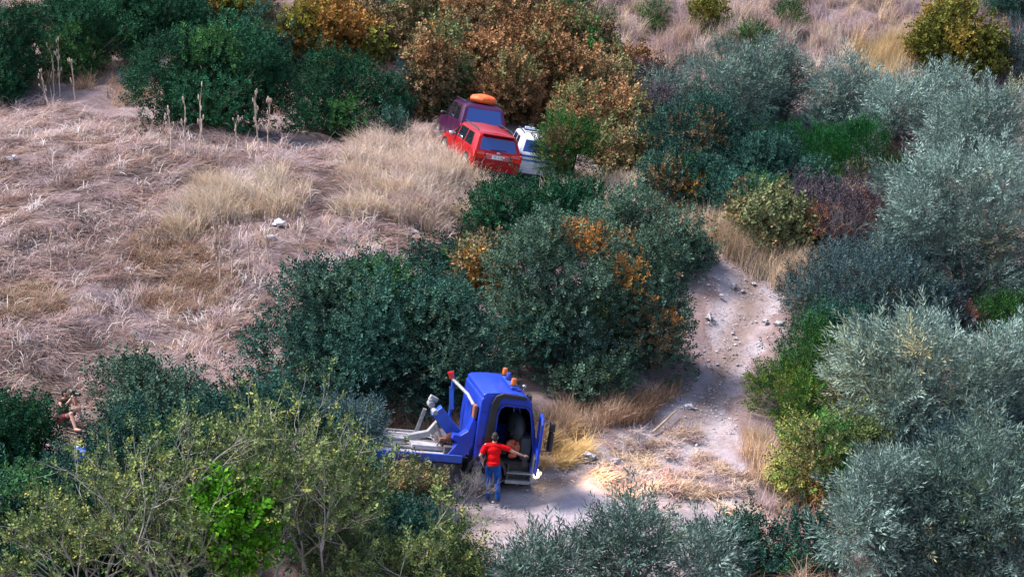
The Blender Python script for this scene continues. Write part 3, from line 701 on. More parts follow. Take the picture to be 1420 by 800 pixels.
straw("dry_grass", "tall blond grass sweeping up to the rear of the red car", [(470,300),(480,225),(545,190),(590,205),(640,243),(690,268),(665,315),(560,320)], 26000, rg, C=np.vstack([GOLD, STRAW[:1], STRAW[5:]]), L=(.5,1.1), el=(.8,1.4), bend=(.15,.55), head=2.8, spread=.8, tuft=50)
straw("dry_grass", "upright dry grass hiding the lower left side of the red car", [(600,232),(655,252),(665,266),(590,255)], 1800, rg, C=GOLD, L=(.4,.9), el=(1.1,1.5), bend=(.05,.3), tuft=40, spread=1)
straw("dry_grass", "blond grass strip right of the cars above the middle clump", [(730,245),(780,240),(900,262),(960,300),(1000,345),(940,350),(860,310),(770,285)], 16000, rg, C=GOLD, L=(.3,.7), el=(1.0,1.5), bend=(.05,.4), tuft=40, spread=1.2, thr=.3)
straw("dry_grass", "pale tall grass on the outer side of the track bend", [(965,320),(1000,322),(1060,368),(1150,385),(1120,425),(1075,410),(1010,375)], 9000, rg, C=GOLD, L=(.6,1.15), el=(1.0,1.5), bend=(.05,.4), tuft=40, spread=1.2, thr=.1)
UP_ = [(780,-20),(860,-60),(1480,-60),(1480,190),(1250,190),(1130,130),(1000,110),(900,130),(820,90)]
straw("straw_mat", "flattened pale grass on the upper right slope", UP_, 45000, rg, L=(.3,.8), el=(.0,.4), bend=(.0,.3), head=3.0, spread=.7)
straw("dry_grass", "tall pink and straw grass tufts on the upper right slope", UP_, 42000, rg, C=np.vstack([GOLD, STRAW, (.50,.35,.27)]), L=(.6,1.3), el=(1.0,1.5), bend=(.05,.4), tuft=60, spread=1.5)
straw("dry_grass", "golden grass clump below the top right sapling", [(1185,75),(1260,60),(1265,115),(1195,125)], 5000, rg, C=GOLD*np.array([1,.95,.7]), L=(.8,1.5), el=(1.1,1.5), bend=(.05,.3), tuft=70, spread=1.5)
straw("dry_grass", "brown dry weeds at the foot of the middle clump behind the cab", [(745,590),(800,568),(880,560),(940,535),(935,552),(880,588),(820,606),(750,622)], 8000, rg, C=BROWN, L=(.3,.7), el=(.8,1.5), bend=(.1,.5), tuft=30, spread=1.5, thr=.1)
straw("dry_grass", "brown dry weeds under the flatbed and its shrubs", [(480,600),(560,560),(640,580),(640,640),(500,680)], 6000, rg, C=BROWN, L=(.4,1.0), el=(.8,1.5), bend=(.1,.5), tuft=30, spread=1.5, thr=5)
straw("dry_grass", "straw scattered along the lower right of the track", [(800,640),(880,600),(960,590),(1010,640),(1060,660),(1060,725),(960,700),(860,690)], 9000, rg, C=np.vstack([GOLD, STRAW]), L=(.15,.5), el=(.0,.7), bend=(.0,.4), track=True, tuft=90, spread=1.6)
straw("dry_grass", "yellow straw bundle lit by the truck headlight", [(740,600),(800,600),(810,640),(760,655),(735,640)], 2600, rg, C=GOLD*np.array([1,.85,.5]), L=(.3,.8), el=(.1,.9), bend=(.0,.4), track=True, head=.4, spread=.6, tuft=200)
straw("dry_grass", "reed like dry stems under the bright green shrub beside the track", [(1035,615),(1065,605),(1085,640),(1075,690),(1048,680)], 1800, rg, C=GOLD*.85, L=(.4,.8), el=(1.0,1.5), bend=(.0,.35), tuft=40, spread=1.5, thr=.6)
straw("dry_grass", "brown dry weeds at the bottom edge left of the olives", [(590,730),(660,700),(710,740),(700,830),(580,830)], 8000, rg, C=BROWN, L=(.4,.8), el=(.6,1.5), bend=(.1,.5), tuft=30, spread=1.5, thr=.6)
straw("dry_grass", "thin yellow green and straw growth on the ground between the right hand shrubs", [(1010,260),(1420,160),(1480,420),(1480,860),(1000,860),(1060,720),(1090,430)], 40000, rg, C=np.vstack([BROWN, STRAW, (.12,.15,.05)]), L=(.3,.9), el=(.5,1.5), bend=(.1,.5), tuft=30, spread=1.5, thr=.2)
straw("dry_grass", "dark dry undergrowth between the bushes behind the cars", [(-60,120),(200,150),(540,180),(720,150),(900,250),(960,120),(780,-10),(-60,-60)], 30000, rg, C=BROWN, L=(.4,1.0), el=(.6,1.5), bend=(.1,.5), tuft=30, spread=1.5, thr=5)
# dry flower stalks, each one a thing
def stalk_proto(seed, h):
    r = np.random.default_rng(seed); m = MB(); pts = [np.array([0, 0, -.05])]
    for k in range(6): pts.append(pts[-1]+np.array([r.normal()*.02*h, r.normal()*.02*h, h/6]))
    m.tube(pts, list(np.linspace(.028, .014, 7)), 5)
    for j in range(int(9*h)):
        t = r.uniform(.35, 1)*6; k = min(int(t), 5); p = pts[k]+(pts[k+1]-pts[k])*(t-k); a = r.uniform(0, 6.28); L = r.uniform(.05, .28)
        q = p+np.array([math.cos(a)*L*.6, math.sin(a)*L*.6, L]); m.tube([p, q], [.008, .004], 4)
        m.ell(q, (.03, .03, .045), 6, 4)
    o = m.build("stalk", M_stalk); me = o.data; bpy.data.objects.remove(o); return me
M_stalk = mat("dry_stalk", (.55,.42,.34), (.36,.26,.20), rough=.9, scale=6)
PS = [stalk_proto(50+i, 1) for i in range(6)]
STK = [(75,133,1.7,'against the dark thicket',-.05),(83,135,2.0,'against the dark thicket',.05),(66,148,1.3,'against the dark thicket',.2),(105,142,1.6,'against the dark thicket',.05),
 (238,213,1.6,'in front of the largest field shrub',-.25),(256,218,1.8,'in front of the largest field shrub',.02),(276,221,2.1,'in front of the largest field shrub',.18),(330,218,1.2,'in front of the largest field shrub',.1),(360,218,2.1,'in front of the largest field shrub',.15),(372,216,1.9,'in front of the largest field shrub',.05),
 (72,378,1.3,'in the open field',0),(95,378,1.2,'in the open field',.05),(160,340,1.0,'in the open field',.1),(305,400,1.6,'in the open field',0),(322,392,1.5,'in the open field',.04),(345,378,1.8,'in the open field',-.03),(372,366,1.6,'in the open field',.02),(398,330,1.0,'in the open field',.05),(425,330,1.2,'in the open field',.1),(300,340,1.0,'in the open field',-.1),(210,330,1.0,'in the open field',0),(25,350,1.1,'in the open field',.1)]
tag_pos = {0:'leftmost but one',1:'tallest',2:'shortest',3:'lone slender'}
LB = ["thin dry stalk second from the left against the darkest thicket","tallest dry stalk against the darkest thicket at the upper left","short leaning dry stalk nearest the left edge shrub","lone slender dry stalk right of the tallest one by the thicket",
"dry stalk leaning left at the left foot of the largest field shrub","upright dry stalk at the left foot of the largest field shrub","forked dry stalk leaning right before the largest field shrub","short dry stalk before the middle of the largest field shrub","long leaning dry stalk where the two field shrubs meet","straighter dry stalk where the two field shrubs meet",
"pale dry stalk furthest left of the pair in the open field","pale dry stalk right of the pair in the open field","low crooked stalk in the upper part of the open field","left dry stalk of the row left of the large middle shrub","second dry stalk of the row left of the large middle shrub","third and thickest dry stalk of the row left of the large middle shrub","dry stalk of the row closest to the large middle shrub","dry stalk just below the white litter","dry stalk between the white litter and the large middle shrub","small dry stalk under the golden grass of the field","lonely small stalk in the middle of the open field","small dry stalk by the left picture edge in the open field"]
for i, (px, py, h, w_, ln) in enumerate(STK):
    g = ground(px, py); o = link("dry_stalk", PS[i % 6]); o.location = (g.x, g.y, float(T(g.x, g.y))); o.scale = (1, 1, h); o.rotation_euler = (0, ln, i*1.3)
    tag(o, LB[i], "dry stalk", "dry flower stalks in the field")

# ------------------------------------------------------------------ vehicle materials
M_blue = mat("blue_paint", (.004,.040,.52), (.006,.040,.36), rough=.42, scale=3.5, coat=.12, spec=.35, dust=.7, bump=.12, bscale=5)
M_blue2 = mat("worn_blue_paint", (.01,.09,.55), (.02,.06,.32), rough=.45, scale=5, dust=.5)
M_black = mat("black_plastic", (.012,.012,.014), (.02,.02,.022), rough=.5)
M_rubber = mat("rubber", (.025,.023,.023), (.05,.045,.04), rough=.9, scale=10, dust=.8)
M_greym = mat("grey_metal", (.36,.36,.38), (.20,.19,.20), rough=.5, scale=6, dust=.6)
M_alu = mat("deck_plate", (.50,.48,.52), (.28,.26,.29), rough=.65, scale=4, bump=.3, bscale=40, dust=.7)
M_dark = mat("chassis", (.06,.055,.06), (.12,.10,.10), rough=.85, scale=8)
M_int = mat("interior", (.02,.02,.022), (.035,.033,.035), rough=.8)
M_trim = mat("grey_trim", (.07,.08,.09), (.05,.055,.065), rough=.7)
M_amber = mat("amber_lens", (.75,.16,.01), (.5,.09,.01), rough=.15, scale=20, coat=1)
M_redl = mat("red_lens", (.80,.03,.02), (.5,.01,.01), rough=.15, coat=1)
M_blul = mat("blue_lens", (.01,.03,.45), (.01,.03,.3), rough=.15, coat=1)
M_chrome = mat("chrome", (.62,.62,.66), (.5,.5,.54), rough=.2, metal=.9)
M_rust = mat("rusty_steel", (.30,.10,.05), (.2,.08,.05), rough=.9, scale=12)
M_lamp = mat("headlamp_glass", (.9,.8,.6), emis=(1.0, .80, .45), estr=6, rough=.2)
M_mark = mat("marker_lamp", (.9,.5,.15), emis=(1.0, .45, .12), estr=1.6, rough=.2)
def glassmat(name, c, rough=.05):
    m, nt, b = newmat(name); b.inputs["Base Color"].default_value = (*c, 1); b.inputs["Roughness"].default_value = rough
    b.inputs["Specular IOR Level"].default_value = .9; b.inputs["Coat Weight"].default_value = 1; b.inputs["Alpha"].default_value = 1; return m
M_glass = glassmat("dark_glass", (.012,.018,.025)); M_gblue = glassmat("painted_sky_glass", (.006,.032,.20), .08)  # rear glass: blue of the reflected sky painted into its base colour
def wheel(parent, x, y, r=.34, wd=.22, rim=None):
    s = 1 if y > 0 else -1
    m = MB(); m.tube([(x, y-wd/2, r), (x, y-wd/2+.03, r), (x, y+wd/2-.03, r), (x, y+wd/2, r)], [r*.9, r, r, r*.9], 28)
    wh = m.build("wheel", M_rubber, parent, smooth=True)
    m = MB(); m.tube([(x, y+s*(wd/2-.02), r), (x, y+s*(wd/2+.012), r)], [r*.62, r*.56], 24); m.tube([(x, y+s*wd/2, r), (x, y+s*(wd/2+.03), r)], [r*.2, r*.16], 12)
    for k in range(5):
        a = k*1.2566; m.box((x+math.cos(a)*r*.36, y+s*(wd/2+.012), r+math.sin(a)*r*.36), (r*.5, .02, r*.14), rot=Matrix.Rotation(-a, 4, 'Y'))
    m.build("rim", rim or M_greym, wh, smooth=True); return wh

# ------------------------------------------------------------------ blue tow truck
TYAW = R(13)
g = ground(670, 684); TP = Vector((g.x-.95*math.sin(R(13)), g.y+.95*math.cos(R(13)), 0)); TP.z = float(T(g.x, g.y))+.02
TM = Matrix.Translation(TP) @ Matrix.Rotation(TYAW, 4, 'Z') @ Matrix.Rotation(R(8), 4, 'Y') @ Matrix.Rotation(R(1.5), 4, 'X')
trk = empty("tow_truck", matrix=TM, label="blue flatbed tow truck with one headlight on and its cab door open", cat="tow truck")
W2 = 1.03
def cframe(y, t):
    return [(-.40,.78),(-.42,1.6),(-.40,2.50),(-.33,2.62),(-.2,2.66),(.78,2.62),(.90,2.54),(1.02,2.2),(1.20,1.5),(1.28,.95),(1.28,.62),(1.13,.62),
            (1.13,1.25),(.97,2.05),(.90,2.28),(.80,2.36),(.24,2.38),(.14,2.30),(.10,2.15),(.08,.95),(.08,.90),(-.05,.78)]
cab = MB()
cab.prism(cframe(0, 0), -W2, -W2+.07).prism(cframe(0, 0), W2-.07, W2)
cab.prism([(-.395,.80),(-.415,1.6),(-.395,2.5),(-.33,2.60),(-.27,2.55),(-.33,2.45),(-.35,1.6),(-.33,.80)], -W2+.072, W2-.072)       # back wall
cab.prism([(1.22,.62),(1.22,.97),(1.14,1.48),(1.20,1.49),(1.275,.97),(1.275,.62)], -W2+.072, W2-.072)                              # front panel
cabo = cab.build("cab", M_blue, trk, bevel=.025)
rf = MB(); rf.prism([(-.36,2.53),(-.37,2.64),(-.28,2.70),(.1,2.735),(.5,2.73),(.80,2.66),(.95,2.52),(.90,2.48),(.75,2.57),(-.25,2.58)], -W2+.01, W2-.01)
rf.build("roof", M_blue, cabo, bevel=.02, smooth=True, seg=3)
MB().prism([(.93,2.47),(.955,2.49),(1.195,1.50),(1.165,1.49)], -W2+.1, W2-.1).build("windscreen", M_glass, cabo)
MB().prism([(.12,1.30),(1.08,1.30),(.96,2.05),(.88,2.27),(.78,2.33),(.25,2.35),(.16,2.28),(.12,2.15)], W2-.05, W2-.03).build("side_window", M_glass, cabo)
MB().box((-.425,-.45,1.95), (.02,.5,.5)).build("rear_window", M_glass, cabo, bevel=.008)
m = MB(); m.box((.42, 0, .86), (1.6, 1.9, .08)); m.box((-.25, 0, 1.6), (.14, 1.8, 1.5)); m.build("cab_floor", M_int, cabo)
m = MB(); m.box((.25,-.45,1.12), (.55,.55,.22)); m.box((.0,-.45,1.6), (.18,.52,.85), rot=Matrix.Rotation(R(-8), 4, 'Y')); m.ell((.0,-.45,2.1), (.08,.14,.12))
m.build("seat", M_int, cabo, bevel=.05, smooth=True)
m = MB(); m.ell((.84, -.15, 1.62), (.22, .60, .40)); m.box((.98, 0, 1.25), (.25, 1.8, .55)); m.build("dashboard", M_trim, cabo, smooth=True)
m = MB(); 
for k in range(16):
    a, b_ = k*math.pi/8, (k+1)*math.pi/8
    m.tube([(.62+.07*math.sin(a), -.45+.22*math.cos(a), 1.62+.16*math.sin(a)), (.62+.07*math.sin(b_), -.45+.22*math.cos(b_), 1.62+.16*math.sin(b_))], .018, 6)
m.tube([(.62,-.45,1.62),(.95,-.45,1.35)], .03, 8); m.build("steering_wheel", M_black, cabo)
# door swung wide open, seen almost edge on
m = MB(); dx = 1.17
DF = [(-W2-.02,.85),(-W2-.02,2.0),(-W2-.10,2.25),(-W2-.22,2.33),(-W2-.80,2.33),(-W2-.92,2.2),(-W2-.95,1.42),(-W2-.95,.85)]
sh = Matrix.Translation((dx, 0, 0))
m.prism([DF[0], DF[1], (-W2-.10,2.0), (-W2-.10,1.42), DF[6], DF[7]], dx, dx+.07, axis='x')
m.prism([(-W2-.02,2.0),(-W2-.10,2.25),(-W2-.22,2.33),(-W2-.80,2.33),(-W2-.92,2.2),(-W2-.95,1.42),(-W2-.87,1.42),(-W2-.85,2.17),(-W2-.77,2.25),(-W2-.24,2.25),(-W2-.17,2.2),(-W2-.10,2.0)], dx+.002, dx+.068, axis='x')
door = m.build("door", M_blue, trk, bevel=.012)
door.matrix_local = Matrix.Translation((dx,-W2,0)) @ Matrix.Rotation(R(-10), 4, "Z") @ Matrix.Translation((-dx,W2,0))
MB().prism([(-W2-.10,1.42),(-W2-.10,2.0),(-W2-.17,2.2),(-W2-.24,2.25),(-W2-.77,2.25),(-W2-.85,2.17),(-W2-.87,1.42)], dx+.03, dx+.036, axis='x').build("door_window", M_glass, door)
MB().box((dx-.02,-W2-.5,1.1), (.04,.7,.35)).build("door_lining", M_trim, door, bevel=.015)
# black intake duct behind the door, wrapping on to the roof edge
m = MB(); m.prism([(-.16,.72),(-.20,1.6),(-.15,2.45),(-.05,2.66),(.12,2.74),(.72,2.70),(.80,2.62),(.72,2.60),(.15,2.62),(.07,2.55),(.04,2.40),(.02,1.6),(.03,.72)], -W2-.09, -W2-.006)
m.build("air_duct", M_black, trk, bevel=.02)
m = MB(); m.tube([(-.06,-W2+.1,.55),(-.10,-W2-.03,.8),(-.12,-W2-.04,1.0)], .09, 10); m.build("air_hose", M_black, trk, smooth=True)
MB().box((.60, W2-.03, 1.10), (1.06,.05,.52)).build("side_panel", M_blue, cabo)
m = MB(); m.box((-.22,-W2-.004,1.28), (.30,.008,.012)); m.box((-.22,-W2-.004,2.2), (.30,.008,.012)); m.tube([(.02,-W2-.01,.9),(.04,-W2-.01,2.2),(.13,-W2-.01,2.41),(.24,-W2-.01,2.45),(.83,-W2-.01,2.42),(.95,-W2-.01,2.33),(1.03,-W2-.01,2.05),(1.17,-W2-.01,1.45)], .014, 6); m.build("door_seal", M_black, cabo)
m = MB(); m.tube([(1.06,-W2-.03,1.35),(1.0,-W2-.05,1.75)], .016, 8); m.build("grab_handle", M_black, cabo)
m = MB()
for k in range(4): m.box((1.285,0,.98+.11*k), (.02,1.3,.05))
m.build("grille", M_black, cabo)
m = MB(); m.tube([(-.34,-.85,2.655),(.1,-.85,2.74)], .012, 5); m.build("roof_gutter", M_blue2, cabo)
# light bar
lb = MB().box((.50, -.02, 2.785), (.14, 1.25, .07)).build("light_bar", M_blue2, trk, bevel=.015)
def beacon(x, y, z, mt, par, s=1.0):
    m = MB(); m.tube([(x,y,z),(x,y,z+.03*s)], [.085*s,.085*s], 16); bb = m.build("beacon", M_black, par, smooth=True)
    m = MB(); m.tube([(x,y,z+.03*s),(x,y,z+.12*s),(x,y,z+.19*s),(x,y,z+.205*s)], [.08*s,.075*s,.062*s,.03*s], 18); m.build("lens", mt, bb, smooth=True)
beacon(.50, .52, 2.82, M_amber, lb); beacon(.50, -.52, 2.82, M_amber, lb); beacon(.50, .08, 2.82, M_blul, lb, .95)
m = MB(); m.tube([(.82,-.35,2.66),(.84,-.35,2.78)], .012, 6); m.ell((.84,-.35,2.79), (.05,.05,.04)); m.build("roof_lamp", M_chrome, trk, smooth=True)
MB().tube([(.35,-.6,2.72),(.75,-.55,2.70)], .012, 6).build("aerial", M_black, trk)
# mirrors
def mirror(y, s):
    m = MB(); m.tube([(1.12, y, 2.10), (1.42, y+s*.24, 2.13), (1.45, y+s*.26, 1.35), (1.2, y, 1.28)], .018, 8); a = m.build("mirror_arm", M_black, trk, smooth=True)
    m = MB(); m.box((1.48, y+s*.27, 1.62), (.11,.26,.50)); m.build("mirror", M_black, a, bevel=.035); m = MB(); m.box((1.48, y+s*.27, 2.02), (.11,.26,.24)); m.build("mirror", M_black, a, bevel=.035)
mirror(-W2-.02, -1); mirror(W2+.02, 1)
# bumper, steps, lamps
bp_ = MB(); bp_.box((1.27, 0, .50), (.20, 2.08, .32)); bpo = bp_.build("bumper", M_greym, trk, bevel=.04)
m = MB(); m.ell((1.385, -.80, .60), (.06, .20, .12)); hl = m.build("headlight", M_lamp, trk, smooth=True)
MB().box((1.36,-.96,.60), (.10,.10,.22)).build("headlight_housing", M_chrome, hl, bevel=.02)
m = MB(); m.ell((1.33,-1.045,.62), (.08,.035,.085)); m.build("side_lamp", M_lamp, hl, smooth=True)
MB().ell((1.385, .80, .60), (.05, .17, .10)).build("headlight", M_chrome, trk, smooth=True)
MB().box((1.40,-1.06,.68), (.10,.05,.08)).build("marker_lamp", M_mark, trk, bevel=.015)
m = MB(); m.box((.83,-.80,.62), (.62,.06,.46)); m.box((.55,-.92,.62), (.04,.24,.46)); m.build("step_recess", M_dark, trk)
for z, d in ((.38,.09),(.62,.04)):
    MB().box((.84,-.95,z), (.66,.20,d)).build("step", M_greym, trk, bevel=.012)
m = MB(); m.prism([(-.60,.50),(-.52,.78),(-.35,.98),(0,1.05),(.35,.95),(.50,.75),(.52,.55),(.46,.55),(.42,.72),(.28,.86),(0,.93),(-.28,.88),(-.44,.72),(-.5,.50)], -W2-.01, -.62)
m.build("mudguard", M_black, trk, bevel=.01)
wheel(trk, 0, -.88, .43, .26); wheel(trk, 0, .88, .43, .26)
for y in (-.82, .82): wheel(trk, -2.9, y, .43, .42)
# chassis and deck
m = MB(); m.box((-1.9,-.40,.66), (5.6,.10,.22)); m.box((-1.9,.40,.66), (5.6,.10,.22)); m.box((-1.3,-.72,.52), (.9,.42,.42)); m.box((-1.3,.72,.52), (.9,.42,.42)); m.cyl((0,-.9,.43), (0,.9,.43), .06); m.cyl((-2.9,-.9,.43), (-2.9,.9,.43), .07)
m.build("chassis", M_dark, trk, bevel=.01)
dk = MB().box((-2.85,0,.90), (4.3,1.96,.07)).build("deck", M_alu, trk, bevel=.008)
m = MB(); m.box((-2.85,-1.0,.88), (4.3,.07,.20)); m.build("side_rail", M_blue2, dk, bevel=.012); MB().box((-2.85,1.0,.88), (4.3,.07,.22)).build("side_rail", M_greym, dk, bevel=.012)
m = MB()
for y in (-.55,.1,.62): m.tube([(-4.9,y,.975),(-1.05,y,.975)], .035, 8)
m.box((-1.9,.35,.98), (1.3,.28,.06)); m.box((-2.6,-.25,.96), (1.0,.35,.04)); m.build("deck_runner", M_greym, dk)
m = MB(); m.box((-1.55,-.45,1.02), (.85,.42,.12)); m.box((-2.3,.05,1.0), (.5,.2,.1)); m.tube([(-3.2,.3,1.0),(-2.5,-.5,1.0),(-2.2,-.6,1.0)], .03, 6); m.build("deck_box", M_alu, dk, bevel=.02)
m = MB()
for z in (.30,.48): m.box((-2.0,-.97,z), (1.6,.05,.09))
m.box((-1.4,-.9,.45), (.06,.12,.5)); m.box((-2.7,-.9,.45), (.06,.12,.5)); m.build("side_guard", M_greym, trk, bevel=.01)
# loading crane behind the cab
cr = MB().box((-.95, 0, 1.02), (.42, 1.7, .24)).build("crane", M_dark, trk, bevel=.02)
def beam(m, a, b, w_, h):
    a = Vector(a); b = Vector(b); d = (b-a); q = d.to_track_quat('X', 'Z').to_matrix().to_4x4(); return m.box((a+b)/2, (d.length, w_, h), rot=q)
m = MB(); beam(m, (-1.42,-.40,1.98), (-.74,-.40,1.28), .26, .34); m.build("boom", M_blue2, cr, bevel=.02)
m = MB(); m.prism([(-1.12,.90),(-.62,.90),(-.44,1.25),(-.40,1.85),(-.52,2.0),(-.62,1.62),(-.80,1.48),(-.98,1.50),(-1.02,1.38),(-.84,1.28)], -.92, -.62); m.build("crane_bracket", M_blue, cr, bevel=.015)
m = MB(); beam(m, (-2.0,-.15,1.12), (-1.45,-.15,1.28), .16, .16); beam(m, (-1.45,-.15,1.28), (-1.12,-.15,1.75), .16, .18); beam(m, (-1.70,.35,1.1), (-1.55,.3,1.8), .08, .10); beam(m, (-1.1,-.3,1.1), (-1.35,-.25,1.6), .06, .08)
beam(m, (-1.9,.2,1.08), (-1.4,.25,1.2), .12, .09); m.build("crane_arm", M_greym, cr, bevel=.015)
m = MB(); m.cyl((-1.52,-.28,2.06), (-1.52,-.02,2.06), .09); m.cyl((-1.46,-.58,1.94), (-1.46,-.22,1.94), .07); m.box((-1.46,-.12,2.2), (.22,.14,.12), rot=Matrix.Rotation(.4,4,'Y')); m.box((-1.55,-.15,2.1), (.08,.20,.2)); m.build("pulley", M_greym, cr, bevel=.01)
m = MB(); m.ell((-1.0,-.62,1.35), (.12,.08,.12)); m.box((-1.15,-.55,1.2), (.2,.12,.16)); m.build("winch", M_rust, cr)
m = MB()
for k in range(5): m.tube([(-1.35+.12*k,-.60,1.0),(-1.25+.1*k,-.66,1.25-.04*k),(-1.05+.08*k,-.62,1.12),(-.9,-.6,1.45-.05*k)], .018, 6)
m.build("hydraulic_hose", M_black, cr, smooth=True)
m = MB(); m.tube([(-.72,.85,1.1),(-.78,.85,2.45)], .045, 8); beam(m, (-.80,.85,2.3), (-.72,.80,1.7), .05, .12); po = m.build("lamp_post", M_blue2, cr)
m = MB(); m.tube([(-.86,.60,2.58),(-.60,-.25,2.42),(-.50,-.62,2.25)], .045, 10); m.build("lamp_arm", M_greym, po, smooth=True)
m = MB(); m.tube([(-.88,.62,2.60),(-.93,.62,2.76)], [.07,.085], 10); m.build("red_lamp", M_redl, po, smooth=True)
MB().box((-.48,-.75,2.12), (.10,.22,.36)).build("work_lamp", M_rust, cr, bevel=.03)
MB().box((-.23,-W2-.012,1.45), (.05,.02,.16)).build("door_catch", M_black, cabo)
m = MB(); m.tube([(-2.6,.5,.98),(-2.1,.25,1.0),(-1.7,.5,1.0),(-1.3,.2,1.02)], .022, 6); m.build("cable", M_black, dk, smooth=True)
m = MB(); m.tube([(-3.6,-.5,.97),(-3.0,-.1,.98),(-2.5,-.45,.98),(-1.9,-.3,.99)], .018, 6); m.build("chain", M_rust, dk, smooth=True)
MB().box((-2.9,.55,1.0), (.5,.3,.08)).build("tool_box", M_dark, dk, bevel=.01)
# orange work jacket heaped on the cab step
m = MB(); rj = np.random.default_rng(9)
for k in range(9): m.ell((.55+.32*rj.random(), -.72+.2*rj.random(), 1.0+.30*rj.random()), (.12*rj.uniform(.6, 1.2), .08, .08), rot=Matrix.Rotation(rj.uniform(0, 3), 4, 'Y'))
o = m.build("jacket", mat("orange_cloth", (.85,.10,.03), (.7,.25,.15), rough=.8, scale=8), None, smooth=True); o.matrix_world = TM; bpy.context.view_layer.update()
tag(o, "crumpled orange red jacket lying in the open doorway of the blue cab", "jacket")
# the lit headlight really lights the ground ahead
ld = bpy.data.lights.new("headlight_beam", 'SPOT'); ld.energy = 1900; ld.color = (1.0, .62, .28); ld.spot_size = R(84); ld.spot_blend = 1; ld.shadow_soft_size = .25
lo = bpy.data.objects.new("headlight_beam", ld); COL.objects.link(lo)
lp = TM @ Vector((1.5,-.82,.9)); tgt = TM @ Vector((9.5,-1.6,.2)); tgt.z = lp.z+1.3
lo.location = lp; lo.rotation_euler = (Vector(tgt)-lp).to_track_quat('-Z', 'Y').to_euler()

